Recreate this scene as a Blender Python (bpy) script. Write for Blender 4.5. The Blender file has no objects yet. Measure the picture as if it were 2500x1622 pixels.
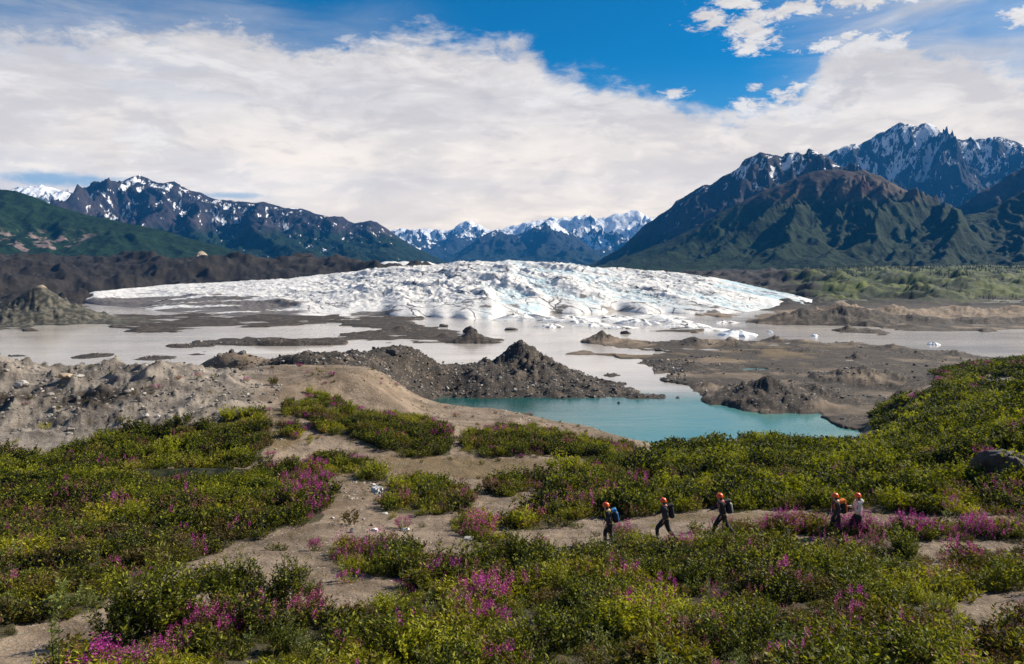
import bpy, math, random
import numpy as np
from mathutils import Vector, Matrix

SC = bpy.context.scene
COL = SC.collection
F = 1962.0          # focal length in photo pixels (photo 2500 px wide)
HZ = 640.0          # photo row of the level line
CX = 1250.0
WATER = -30.0
rnd = random.Random(7)
rng = np.random.default_rng(11)
R = math.radians

# ------------------------------------------------------------------ camera
cam_d = bpy.data.cameras.new("camera")
cam = bpy.data.objects.new("camera", cam_d)
COL.objects.link(cam)
cam.location = (0, 0, 0)
cam.rotation_euler = (R(90), 0, 0)
cam_d.sensor_fit = 'HORIZONTAL'
cam_d.sensor_width = 36.0
cam_d.lens = 36.0 * F / 2500.0
cam_d.shift_y = (HZ - 811.0) / 2500.0
cam_d.clip_start = 0.5
cam_d.clip_end = 60000.0
SC.camera = cam

SC.view_settings.view_transform = 'Standard'
SC.view_settings.look = 'None'
SC.view_settings.gamma = 1.0
SC.view_settings.use_curve_mapping = False
SC.view_settings.exposure = 0.88
SC.render.engine = 'CYCLES'
SC.cycles.max_bounces = 6
SC.cycles.diffuse_bounces = 2
SC.cycles.glossy_bounces = 2
SC.cycles.transmission_bounces = 3
SC.cycles.transparent_max_bounces = 4
SC.cycles.volume_bounces = 0
SC.cycles.caustics_reflective = False
SC.cycles.caustics_refractive = False

# ------------------------------------------------------------------ sun
SUN_AZ = R(64.0)     # to the right of the view direction
SUN_EL = R(34.0)
sun_d = bpy.data.lights.new("sun", 'SUN')
sun_d.energy = 5.0
sun_d.angle = R(0.5)
sun_d.color = (1.0, 0.91, 0.78)
sun = bpy.data.objects.new("sun", sun_d)
COL.objects.link(sun)
sdir = Vector((math.sin(SUN_AZ) * math.cos(SUN_EL), math.cos(SUN_AZ) * math.cos(SUN_EL), math.sin(SUN_EL)))
sun.rotation_euler = sdir.to_track_quat('Z', 'Y').to_euler()
sun.location = sdir * 200

# ------------------------------------------------------------------ node helpers
class NT:
    def __init__(s, tree):
        s.t = tree; s.n = tree.nodes; s.l = tree.links
    def node(s, typ, **kw):
        nd = s.n.new(typ)
        for k, v in kw.items():
            setattr(nd, k, v)
        return nd
    def put(s, sock, v):
        if v is None: return
        if hasattr(v, 'links') or isinstance(v, bpy.types.NodeSocket):
            s.l.new(v, sock)
        else:
            if isinstance(v, (tuple, list)) and len(v) == 3 and sock.type == 'RGBA':
                v = (*v, 1.0)
            sock.default_value = v
    def m(s, op, a, b=None, c=None, clamp=False):
        nd = s.node('ShaderNodeMath', operation=op, use_clamp=clamp)
        s.put(nd.inputs[0], a); s.put(nd.inputs[1], b)
        if c is not None: s.put(nd.inputs[2], c)
        return nd.outputs[0]
    def vm(s, op, a, b=None):
        nd = s.node('ShaderNodeVectorMath', operation=op)
        s.put(nd.inputs[0], a); s.put(nd.inputs[1], b)
        return nd.outputs['Vector']
    def mix(s, f, a, b, blend='MIX'):
        nd = s.node('ShaderNodeMix', data_type='RGBA', blend_type=blend)
        nd.clamp_factor = True
        s.put(nd.inputs[0], f); s.put(nd.inputs[6], a); s.put(nd.inputs[7], b)
        return nd.outputs[2]
    def ss(s, x, a, b, o0=0.0, o1=1.0):
        nd = s.node('ShaderNodeMapRange', interpolation_type='SMOOTHSTEP')
        s.put(nd.inputs[0], x); s.put(nd.inputs[1], a); s.put(nd.inputs[2], b)
        s.put(nd.inputs[3], o0); s.put(nd.inputs[4], o1)
        return nd.outputs[0]
    def noise(s, vec, scale, detail=4.0, rough=0.55, dist=0.0):
        nd = s.node('ShaderNodeTexNoise')
        s.put(nd.inputs['Vector'], vec)
        nd.inputs['Scale'].default_value = scale
        nd.inputs['Detail'].default_value = detail
        nd.inputs['Roughness'].default_value = rough
        nd.inputs['Distortion'].default_value = dist
        return nd.outputs[0]
    def vor(s, vec, scale, feature='F1', out=0, rand=1.0):
        nd = s.node('ShaderNodeTexVoronoi', feature=feature)
        s.put(nd.inputs['Vector'], vec)
        nd.inputs['Scale'].default_value = scale
        nd.inputs['Randomness'].default_value = rand
        return nd.outputs[out]
    def curve(s, x, pts):
        nd = s.node('ShaderNodeFloatCurve')
        cv = nd.mapping.curves[0]
        while len(cv.points) < len(pts):
            cv.points.new(0.5, 0.5)
        for p, (a, b) in zip(cv.points, pts):
            p.location = (a, b); p.handle_type = 'AUTO'
        nd.mapping.update()
        nd.inputs[0].default_value = 1.0
        s.put(nd.inputs[1], x)
        return nd.outputs[0]
    def attr(s, name):
        nd = s.node('ShaderNodeAttribute', attribute_name=name)
        return nd.outputs['Fac']
    def pos(s):
        return s.node('ShaderNodeNewGeometry').outputs['Position']
    def sep(s, v):
        nd = s.node('ShaderNodeSeparateXYZ'); s.put(nd.inputs[0], v)
        return nd.outputs
    def comb(s, x, y, z):
        nd = s.node('ShaderNodeCombineXYZ')
        s.put(nd.inputs[0], x); s.put(nd.inputs[1], y); s.put(nd.inputs[2], z)
        return nd.outputs[0]
    def scale(s, v, t):
        nd = s.node('ShaderNodeVectorMath', operation='MULTIPLY')
        s.put(nd.inputs[0], v); nd.inputs[1].default_value = t
        return nd.outputs[0]
    def bump(s, h, dist, strength=1.0):
        nd = s.node('ShaderNodeBump')
        nd.inputs['Strength'].default_value = strength
        nd.inputs['Distance'].default_value = dist
        s.put(nd.inputs['Height'], h)
        return nd.outputs[0]

def new_mat(name):
    m = bpy.data.materials.new(name)
    m.use_nodes = True
    nt = NT(m.node_tree)
    b = m.node_tree.nodes['Principled BSDF']
    b.inputs['Roughness'].default_value = 0.85
    return m, nt, b

# ------------------------------------------------------------------ world: sky and clouds
def px_dir(px, py):
    u = (px - CX) / F; v = (HZ - py) / F
    az = math.atan(u)
    return az, v * math.cos(az)

world = bpy.data.worlds.new("World")
SC.world = world
world.use_nodes = True
w = NT(world.node_tree)
w.n.clear()
out = w.node('ShaderNodeOutputWorld')
bg = w.node('ShaderNodeBackground')
bg.inputs['Strength'].default_value = 0.057
w.l.new(bg.outputs[0], out.inputs['Surface'])
sky = w.node('ShaderNodeTexSky', sky_type='NISHITA')
sky.sun_disc = False
sky.sun_elevation = SUN_EL
sky.sun_rotation = SUN_AZ
sky.altitude = 500; sky.air_density = 1.0; sky.dust_density = 0.3; sky.ozone_density = 2.5
tc = w.node('ShaderNodeTexCoord').outputs['Generated']
dx, dy, dz = w.sep(tc)[0:3]
az = w.m('ARCTAN2', dx, dy)
hor = w.m('SQRT', w.m('ADD', w.m('MULTIPLY', dx, dx), w.m('MULTIPLY', dy, dy)))
el = w.m('DIVIDE', dz, w.m('MAXIMUM', hor, 0.02))
elc = w.m('MINIMUM', el, 3.0)
# cloud-plane coordinates for streaky texture (direction projected on a cloud deck)
den = w.m('ADD', w.m('MAXIMUM', dz, 0.0), 0.10)
cpx = w.m('DIVIDE', dx, den); cpy = w.m('DIVIDE', dy, den)
deck = w.comb(cpx, cpy, 0.0)
sph = w.comb(w.m('MULTIPLY', az, 1.0), w.m('MULTIPLY', elc, 1.9), 0.0)
n_big = w.noise(sph, 3.2, 7.0, 0.60, 0.3)
n_mid = w.noise(sph, 9.0, 8.0, 0.62, 0.4)
n_str = w.noise(w.comb(az, w.m('MULTIPLY', elc, 5.0), 3.7), 3.4, 7.0, 0.6, 0.6)
n_deck = w.noise(deck, 0.7, 8.0, 0.58, 0.5)
# upper edge of the cloud bank as a curve over azimuth (-pi..pi mapped to 0..1)
azn = w.m('ADD', w.m('DIVIDE', az, 2 * math.pi), 0.5)
edge_px = [(-50, 40), (250, 55), (480, 45), (620, 70), (760, 120), (880, 85), (1010, 75), (1150, 95), (1270, 100),
           (1330, 150), (1460, 185), (1560, 225), (1680, 262), (1800, 268), (1880, 255), (1960, 215), (2020, 120),
           (2150, 85), (2300, 120), (2450, 150), (2560, 150)]
pts = [(0.0, 0.16), (0.08, 0.22), (0.16, 0.14), (0.25, 0.22), (0.34, 0.27)]
for p in edge_px:
    a, e = px_dir(*p)
    pts.append((a / (2 * math.pi) + 0.5, e))
pts += [(0.66, 0.22), (0.75, 0.15), (0.84, 0.22), (0.93, 0.14), (1.0, 0.16)]
edge = w.curve(azn, [(a, e) for a, e in pts])
d_e = w.m('SUBTRACT', edge, elc)
nmix = w.m('ADD', w.m('ADD', w.m('MULTIPLY', w.m('SUBTRACT', n_mid, 0.5), 0.10), w.m('MULTIPLY', w.m('SUBTRACT', w.noise(sph, 34.0, 8.0, 0.66, 0.5), 0.5), 0.05)), w.m('MULTIPLY', w.m('SUBTRACT', n_str, 0.5), 0.07))
bank = w.ss(w.m('ADD', d_e, nmix), -0.016, 0.026)
soft = w.ss(w.m('ADD', d_e, w.m('MULTIPLY', w.m('SUBTRACT', n_str, 0.5), 0.16)), -0.075, 0.03, 0.0, 0.55)
# the right half of the bank is crisp, the left is a soft veil
leftness = w.ss(az, -0.45, -0.02, 1.0, 0.0)
rightveil = w.ss(az, 0.33, 0.50)
soft = w.m('MULTIPLY', soft, w.m('MAXIMUM', leftness, w.m('MULTIPLY', rightveil, 0.9)))
cov = w.m('MAXIMUM', bank, soft)
# veil across the upper right and upper left
veil_r = w.m('MULTIPLY', w.ss(w.m('ADD', az, w.m('MULTIPLY', w.m('SUBTRACT', n_str, 0.5), 0.25)), 0.26, 0.52), w.m('MULTIPLY', w.ss(n_str, 0.25, 0.70, 0.25, 0.85), w.ss(elc, 0.75, 0.3)))
veil_l = w.m('MULTIPLY', w.ss(az, -0.42, -0.60), w.ss(n_str, 0.35, 0.7, 0.0, 0.5))
veil_l = w.m('MULTIPLY', veil_l, w.ss(elc, 0.75, 0.3))
cov = w.m('MAXIMUM', cov, w.m('MAXIMUM', veil_r, veil_l))
# separate cumulus puffs
def puff(px, py, rx, ry, amp=1.0, rot=0.0):
    a, e = px_dir(px, py)
    da = w.m('SUBTRACT', az, a); de = w.m('SUBTRACT', elc, e)
    c, s_ = math.cos(rot), math.sin(rot)
    xa = w.m('ADD', w.m('MULTIPLY', da, c / (rx / F)), w.m('MULTIPLY', de, s_ / (rx / F)))
    ya = w.m('SUBTRACT', w.m('MULTIPLY', de, c / (ry / F)), w.m('MULTIPLY', da, s_ / (ry / F)))
    q = w.m('SQRT', w.m('ADD', w.m('MULTIPLY', xa, xa), w.m('MULTIPLY', ya, ya)))
    return w.m('SUBTRACT', 1.0, q)
n_c = w.noise(sph, 20.0, 9.0, 0.68, 0.5)
n_f = w.noise(sph, 55.0, 8.0, 0.66, 0.6)
nn = w.m('ADD', w.m('MULTIPLY', w.m('SUBTRACT', n_mid, 0.5), 1.2), w.m('ADD', w.m('MULTIPLY', w.m('SUBTRACT', n_c, 0.5), 3.2), w.m('MULTIPLY', w.m('SUBTRACT', n_f, 0.5), 2.6)))
pf = None
for args in [(1735, 38, 60, 38), (1830, 70, 75, 62, 1, -0.9), (1800, 10, 90, 26), (1930, 25, 120, 34, 1, 0.25), (2080, 0, 120, 34),
             (2200, -20, 150, 36), (1822, 118, 40, 28), (1838, 214, 28, 16), (1838, 258, 62, 34), (1970, 250, 100, 60), (2480, 40, 60, 30),
             (2120, 105, 130, 34), (1905, 250, 50, 40), (1650, 225, 45, 18)]:
    v = puff(*args)
    pf = v if pf is None else w.m('MAXIMUM', pf, v)
pfm = w.ss(w.m('ADD', pf, w.m('MULTIPLY', nn, 0.95)), 0.02, 0.75)
cov = w.m('MAXIMUM', cov, pfm)
cov = w.m('MULTIPLY', cov, w.ss(dz, -0.05, -0.01))
# sky blue
skyc = w.mix(1.0, sky.outputs[0], (0.015, 0.52, 0.82), 'MULTIPLY')
skyc = w.mix(w.ss(elc, 0.26, 0.04, 0.0, 0.55), skyc, (3.2, 5.6, 7.4))
# cloud shade: warm white to grey
g1 = w.ss(n_deck, 0.40, 0.60)
g2 = w.ss(w.noise(w.comb(az, w.m('MULTIPLY', elc, 3.6), 9.1), 5.5, 7.0, 0.58, 0.4), 0.38, 0.66)
shade = w.m('ADD', w.m('MULTIPLY', g1, 0.45), w.m('MULTIPLY', g2, 0.55))
cloudc = w.mix(shade, (7.4, 6.8, 6.2), (10.0, 9.1, 8.05))
blue_tint = w.m('MULTIPLY', w.ss(n_str, 0.52, 0.40), w.m('MULTIPLY', leftness, 0.28))
cloudc = w.mix(blue_tint, cloudc, (5.3, 5.7, 6.6))
low = w.ss(elc, 0.16, 0.02, 0.0, 0.35)
cloudc = w.mix(w.m('MULTIPLY', low, w.ss(n_str, 0.60, 0.42)), cloudc, (7.0, 6.5, 6.1))
cloudc = w.mix(w.m('MULTIPLY', pfm, w.ss(n_c, 0.40, 0.62)), cloudc, (8.9, 8.5, 8.0))
# grey bellies of the cumulus on the right
bell = puff(2065, 222, 85, 42, 1, 0.5)
bell = w.m('MULTIPLY', w.ss(w.m('ADD', bell, w.m('MULTIPLY', nn, 0.9)), 0.0, 0.9), 0.5)
cloudc = w.mix(bell, cloudc, (5.3, 4.85, 4.7))
puffL = w.ss(w.m('ADD', puff(375, 335, 85, 46), w.m('MULTIPLY', nn, 1.0)), 0.05, 0.7)
cloudc = w.mix(w.m('MULTIPLY', puffL, 0.8), cloudc, (8.9, 8.6, 8.2))
# hole of pale blue above the left mountains
hole = w.ss(w.m('ADD', puff(170, 440, 230, 26), w.m('MULTIPLY', nn, 0.30)), 0.15, 0.9, 0.0, 0.7)
hole2 = w.ss(w.m('ADD', puff(560, 478, 170, 14), w.m('MULTIPLY', nn, 0.30)), 0.25, 0.9, 0.0, 0.55)
cov = w.m('MULTIPLY', cov, w.m('SUBTRACT', 1.0, w.m('MAXIMUM', hole, hole2)))
bil = w.noise(w.comb(az, w.m('MULTIPLY', elc, 2.6), 21.0), 7.5, 9.0, 0.62, 0.8)
bil2 = w.noise(w.comb(az, w.m('MULTIPLY', elc, 3.0), 31.0), 22.0, 7.0, 0.60, 0.5)
cloudc = w.mix(w.ss(w.m('ADD', w.m('MULTIPLY', bil, 0.7), w.m('MULTIPLY', bil2, 0.3)), 0.53, 0.40, 0.0, 0.7), cloudc, (6.7, 6.1, 5.6))
cloudc = w.mix(w.ss(w.m('ADD', w.m('MULTIPLY', bil, 0.55), w.m('MULTIPLY', bil2, 0.45)), 0.52, 0.64, 0.0, 0.6), cloudc, (10.4, 9.6, 8.7))
cloudc = w.mix(w.ss(elc, 0.22, 0.04), cloudc, (1.60, 1.43, 1.12), 'MULTIPLY')
fin = w.mix(cov, skyc, cloudc)
fin = w.mix(w.ss(dz, -0.02, -0.12), fin, (1.2, 1.1, 1.0))
w.l.new(fin, bg.inputs['Color'])

# ------------------------------------------------------------------ numpy noise
def _hash(ix, iy, seed):
    h = (ix.astype(np.int64) * 374761393 + iy.astype(np.int64) * 668265263 + seed * 2147483647) & 0xFFFFFFFF
    h = ((h ^ (h >> 13)) * 1274126177) & 0xFFFFFFFF
    h = ((h ^ (h >> 16)) * 2246822519) & 0xFFFFFFFF
    return (h ^ (h >> 15)) & 0xFFFFFFFF

def perlin(x, y, seed=0):
    x = np.asarray(x, float); y = np.asarray(y, float)
    x0 = np.floor(x); y0 = np.floor(y)
    fx = x - x0; fy = y - y0
    ix = x0.astype(np.int64); iy = y0.astype(np.int64)
    def g(a, b, px, py):
        an = _hash(ix + a, iy + b, seed).astype(float) * (2 * math.pi / 4294967296.0)
        return np.cos(an) * px + np.sin(an) * py
    u = fx * fx * fx * (fx * (fx * 6 - 15) + 10)
    v = fy * fy * fy * (fy * (fy * 6 - 15) + 10)
    a = g(0, 0, fx, fy); b = g(1, 0, fx - 1, fy)
    c = g(0, 1, fx, fy - 1); d = g(1, 1, fx - 1, fy - 1)
    return ((a + (b - a) * u) * (1 - v) + (c + (d - c) * u) * v) * 1.5

def fbm(x, y, lam, octv=4, gain=0.5, seed=0):
    s = 0.0; a = 1.0; t = 0.0
    for i in range(octv):
        s = s + a * perlin(x / lam + 17.3 * i, y / lam - 9.1 * i, seed + i * 13)
        t += a; a *= gain; lam *= 0.5
    return s / t

def ridged(x, y, lam, octv=4, gain=0.5, seed=0):
    s = 0.0; a = 1.0; t = 0.0; wgt = 1.0
    for i in range(octv):
        n = 1.0 - np.abs(perlin(x / lam + 31.7 * i, y / lam + 5.3 * i, seed + i * 7)) * 1.9
        n = np.clip(n, 0, 1) ** 1.4
        s = s + a * n * wgt
        wgt = np.clip(n * 1.3, 0.25, 1)
        t += a; a *= gain; lam *= 0.5
    return s / t

def cell(x, y, lam, seed=0):
    x = np.asarray(x, float) / lam; y = np.asarray(y, float) / lam
    ix = np.floor(x).astype(np.int64); iy = np.floor(y).astype(np.int64)
    f1 = np.full(x.shape, 9.0); f2 = np.full(x.shape, 9.0); val = np.zeros(x.shape)
    for a in (-1, 0, 1):
        for b in (-1, 0, 1):
            h = _hash(ix + a, iy + b, seed)
            jx = (h & 0xFFFF) / 65536.0; jy = (h >> 16) / 65536.0
            dd = np.hypot(ix + a + jx - x, iy + b + jy - y)
            closer = dd < f1
            f2 = np.where(closer, f1, np.minimum(f2, dd))
            val = np.where(closer, ((h >> 5) & 1023) / 1023.0, val)
            f1 = np.where(closer, dd, f1)
    return f1, f2, val

def sstep(x, a, b):
    t = np.clip((x - a) / (b - a), 0, 1)
    return t * t * (3 - 2 * t)

# ------------------------------------------------------------------ photo plane masks (rasterised outlines)
MW, MH, MS, MX0, MY0 = 1000, 330, 4.0, -750.0, 620.0   # 4 px cells
def poly_mask(polys):
    gx = MX0 + (np.arange(MW) + 0.5) * MS; gy = MY0 + (np.arange(MH) + 0.5) * MS
    X, Y = np.meshgrid(gx, gy)
    M = np.zeros(X.shape, bool)
    for P in polys:
        ins = np.zeros(X.shape, bool)
        n = len(P)
        for i in range(n):
            x1, y1 = P[i]; x2, y2 = P[(i + 1) % n]
            if y1 == y2: continue
            c = ((Y >= y1) != (Y >= y2)) & (X < (x2 - x1) * (Y - y1) / (y2 - y1) + x1)
            ins ^= c
        M |= ins
    return M.astype(float)

def blur(M, sx, sy):
    for ax, s in ((1, sx), (0, sy)):
        if s <= 0: continue
        r = int(3 * s) + 1
        k = np.exp(-0.5 * (np.arange(-r, r + 1) / s) ** 2); k /= k.sum()
        P = np.pad(M, [(r, r) if a == ax else (0, 0) for a in (0, 1)], mode='edge')
        out_ = np.zeros_like(M)
        for i, kk in enumerate(k):
            sl = [slice(None)] * 2
            sl[ax] = slice(i, i + M.shape[ax])
            out_ += kk * P[tuple(sl)]
        M = out_
    return M

def sample(M, px, py):
    fx = np.clip((px - MX0) / MS - 0.5, 0, MW - 1.001); fy = np.clip((py - MY0) / MS - 0.5, 0, MH - 1.001)
    ix = fx.astype(int); iy = fy.astype(int); tx = fx - ix; ty = fy - iy
    return (M[iy, ix] * (1 - tx) + M[iy, ix + 1] * tx) * (1 - ty) + (M[iy + 1, ix] * (1 - tx) + M[iy + 1, ix + 1] * tx) * ty

def to_px(x, y, z):
    return CX + F * x / y, HZ - F * z / y

def at(px, py, d):
    return (px - CX) / F * d, d, (HZ - py) / F * d

def plane_d(py, z=WATER):
    return -z * F / (py - HZ)

# ------------------------------------------------------------------ ground height
class RBF:
    def __init__(s, ctrl, c=0.06):
        P = np.array([[(px - CX) / F, math.log(d)] for px, py, d in ctrl])
        Z = np.array([(HZ - py) / F * d for px, py, d in ctrl])
        s.P = P; s.c2 = c * c
        K = np.sqrt(((P[:, None] - P[None]) ** 2).sum(-1) + s.c2)
        n = len(P)
        A = np.zeros((n + 1, n + 1)); A[:n, :n] = -K - 0.0; A[:n, n] = 1; A[n, :n] = 1
        A[:n, :n] += np.eye(n) * 1e-4
        s.w = np.linalg.solve(A, np.r_[Z, 0])
    def __call__(s, u, l):
        sh = u.shape; u = u.ravel(); l = l.ravel()
        o = np.full(u.shape, s.w[-1])
        for i in range(len(s.P)):
            o -= s.w[i] * np.sqrt((u - s.P[i, 0]) ** 2 + (l - s.P[i, 1]) ** 2 + s.c2)
        return o.reshape(sh)

near_ctrl = []
for px in (-700, -200, 250, 700, 1150, 1600, 2050, 2500, 3000):
    near_ctrl += [(px, 1900, 11), (px, 1655, 16.5), (px, 1510, 22), (px, 1400, 28)]
near_ctrl += [(-700, 1320, 34), (0, 1330, 34), (300, 1325, 34), (600, 1330, 34), (900, 1322, 34), (1200, 1325, 34), (1492, 1330, 34), (1625, 1322, 34), (1765, 1306, 34),
              (2045, 1310, 34), (2100, 1310, 34), (2400, 1308, 34), (3000, 1300, 34)]
near_ctrl += [(-700, 1240, 42), (0, 1250, 42), (300, 1245, 42), (600, 1250, 42), (900, 1262, 41), (1200, 1270, 41), (1500, 1278, 40), (1800, 1258, 40), (2100, 1255, 40), (2400, 1240, 41), (3000, 1220, 41)]
# left: hollow with the small pond, then the gravel hill
near_ctrl += [(-300, 1180, 50), (0, 1190, 49), (200, 1185, 50), (320, 1182, 51), (450, 1180, 51), (560, 1185, 51), (700, 1195, 50), (800, 1190, 51), (950, 1205, 49), (1150, 1215, 48), (1300, 1215, 48),
              (1500, 1225, 47), (1700, 1220, 48), (1900, 1215, 48), (2100, 1205, 48), (2350, 1170, 49), (2480, 1140, 50), (3000, 1100, 50),
              (130, 1150, 55), (250, 1148, 56.5), (350, 1146, 57.5), (450, 1144, 58), (550, 1140, 58),
              (0, 1100, 60), (150, 1105, 61), (300, 1095, 63), (450, 1085, 64), (560, 1085, 64), (640, 1100, 62), (720, 1110, 62), (850, 1135, 60), (1000, 1145, 59), (1200, 1150, 59), (1400, 1150, 60), (1600, 1160, 60), (1800, 1160, 60), (2000, 1150, 60), (2200, 1120, 60), (2400, 1080, 60), (2500, 1045, 60), (3000, 960, 60)]
near_ctrl += [(-600, 860, 92), (-200, 865, 92), (0, 872, 92), (100, 895, 88), (190, 903, 86), (260, 892, 86), (350, 882, 87), (430, 885, 86), (500, 905, 84), (550, 945, 80), (590, 985, 76), (620, 1010, 73),
              (0, 985, 74), (200, 985, 74), (400, 985, 74), (520, 1010, 71),
              (640, 985, 78), (660, 940, 86), (700, 912, 95), (760, 900, 98), (850, 897, 100), (920, 905, 102), (965, 932, 103), (1000, 957, 104), (1050, 978, 104), (1150, 994, 102), (1280, 1010, 99), (1400, 1036, 95), (1500, 1060, 92), (1600, 1084, 88), (1640, 1094, 86),
              (700, 1010, 74), (850, 1000, 78), (1000, 1030, 78), (1150, 1050, 78), (1300, 1060, 78), (1450, 1085, 77), (850, 950, 88), (720, 960, 83),
              (900, 1070, 68), (1100, 1095, 68), (1300, 1100, 68)]
for (px, cy, cd_) in ((700, 912, 95), (760, 900, 98), (850, 897, 100), (920, 908, 102), (1000, 957, 104), (1050, 978, 104), (1150, 994, 102), (1280, 1010, 99), (1400, 1036, 95), (1500, 1060, 92), (1600, 1084, 88)):
    near_ctrl += [(px, cy + 14, cd_ * 0.945), (px, cy + 34, cd_ * 0.89)]
    if px > 980: near_ctrl += [(px, cy + 20, cd_ * 1.045), (px, cy + 70, cd_ * 1.10)]
# dropping behind the crest into the turquoise bay
for px in (1075, 1160, 1260, 1380, 1480, 1560, 1640):
    near_ctrl += [(px, HZ + 31.2 * F / 124, 124), (px, HZ + 32 * F / 150, 150), (px, HZ + 31.6 * F / 172, 172)]
# dark rubble ridge
near_ctrl += [(640, 925, 112), (700, 918, 112), (780, 908, 114), (860, 905, 115), (930, 932, 118), (975, 975, 122), (700, 905, 125), (850, 893, 125), (720, 878, 143), (820, 882, 148), (900, 888, 152), (940, 905, 158), (880, 880, 192), (980, 886, 200), (1060, 892, 200), (760, 880, 185)]
near_ctrl += [(560, 905, 130), (620, 890, 140), (700, 872, 155), (780, 872, 165), (880, 872, 172), (960, 874, 180), (1030, 882, 186), (1100, 895, 192), (1160, 888, 198),
              (1350, 905, 204), (1400, 915, 202), (1470, 933, 196), (1540, 948, 190), (1600, 962, 183),
              (930, 925, 140), (985, 962, 150), (1030, 985, 165), (900, 900, 135), (800, 885, 135), (1060, 948, 182), (1150, 945, 182), (1280, 945, 184), (1400, 948, 184), (1500, 955, 183),
              (1070, 966, 178), (1200, 966, 178), (1350, 966, 178), (1480, 967, 178), (1590, 971, 176)]
for px, d in ((700, 215), (850, 222), (1000, 225), (1120, 228), (1250, 235), (1400, 228), (1520, 215), (1610, 205)):
    near_ctrl += [(px, HZ + 31.2 * F / d, d), (px, HZ + 32 * F / (d * 1.15), d * 1.15)]
for px in (-600, -200, 0, 150, 300, 450, 600):
    near_ctrl += [(px, HZ + 26 * F / 125, 125), (px, HZ + 28.8 * F / 165, 165), (px, HZ + 29.6 * F / 215, 215), (px, HZ + 31 * F / 262, 262)]
# right: ground under the thicket and the green slope
near_ctrl += [(1700, 1092, 92), (1800, 1085, 95), (1900, 1085, 96), (2000, 1095, 95), (2100, 1085, 96), (2200, 1020, 100), (2300, 985, 102), (2400, 960, 104), (2500, 935, 105), (3000, 830, 105),
              (1700, 1125, 75), (1900, 1120, 75), (2100, 1110, 75), (2300, 1040, 78), (2500, 985, 78),
              (1680, HZ + 31 * F / 120, 120), (1800, HZ + 31 * F / 120, 120), (1950, HZ + 31 * F / 122, 122), (2060, HZ + 30.3 * F / 128, 128), (2130, 1045, 133), (2200, 975, 135), (2300, 940, 140), (2400, 915, 145), (2500, 895, 150), (3000, 800, 150),
              (2150, 1010, 150), (2190, 945, 165), (2250, 925, 170), (2350, 905, 175), (2450, 885, 185), (2500, 882, 190), (2700, 860, 190), (3000, 820, 190),
              (2400, 890, 215), (2500, 885, 220), (3000, 870, 220)]
rbf_near = RBF(near_ctrl, 0.05)

far_ctrl = [(-700, 742, 560), (-700, 620, 900), (-200, 740, 560), (-200, 628, 880), (0, 738, 560), (0, 700, 640), (0, 660, 760), (0, 634, 880), (150, 735, 560), (150, 632, 900), (300, 742, 560), (300, 728, 650), (300, 706, 740), (300, 664, 820), (200, 716, 700), (420, 700, 780), (300, 628, 900), (420, 626, 920), (500, 738, 600), (500, 722, 690), (520, 630, 900), (620, 722, 700), (600, 634, 900), (700, 632, 900), (720, 712, 740), (800, 700, 780), (800, 634, 900), (870, 640, 900), (950, 650, 900), (1050, 655, 900),
            (-700, 650, 1250), (0, 655, 1250), (500, 655, 1250), (900, 665, 1200), (1300, 672, 1000), (1500, 676, 1000), (1300, 720, 700), (1600, 716, 700), (1300, 750, 540), (1600, 750, 540), (1800, 720, 720), (1850, 680, 900), (1950, 672, 950), (1900, 748, 560), (1900, 732, 680), (2000, 748, 520), (2000, 730, 650), (2100, 738, 560), (2300, 744, 530), (2500, 748, 520), (3000, 748, 520),
            (2100, 700, 720), (2300, 700, 720), (2500, 700, 720), (3000, 690, 720), (2000, 664, 1100), (2200, 662, 1100), (2500, 660, 1100), (3000, 640, 1100), (1700, 665, 1250), (2100, 655, 1280), (2500, 650, 1280)]
rbf_far = RBF(far_ctrl, 0.05)

DN = np.array([(-800, 262), (600, 262), (900, 245), (1000, 240), (1560, 240), (1620, 195), (1665, 124), (2050, 126), (2150, 155), (2240, 190), (2500, 222), (3400, 230)], float)
DF = np.array([(-800, 500), (0, 500), (300, 500), (700, 520), (1000, 520), (1600, 500), (1850, 470), (2000, 455), (2500, 455), (3400, 455)], float)

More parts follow.
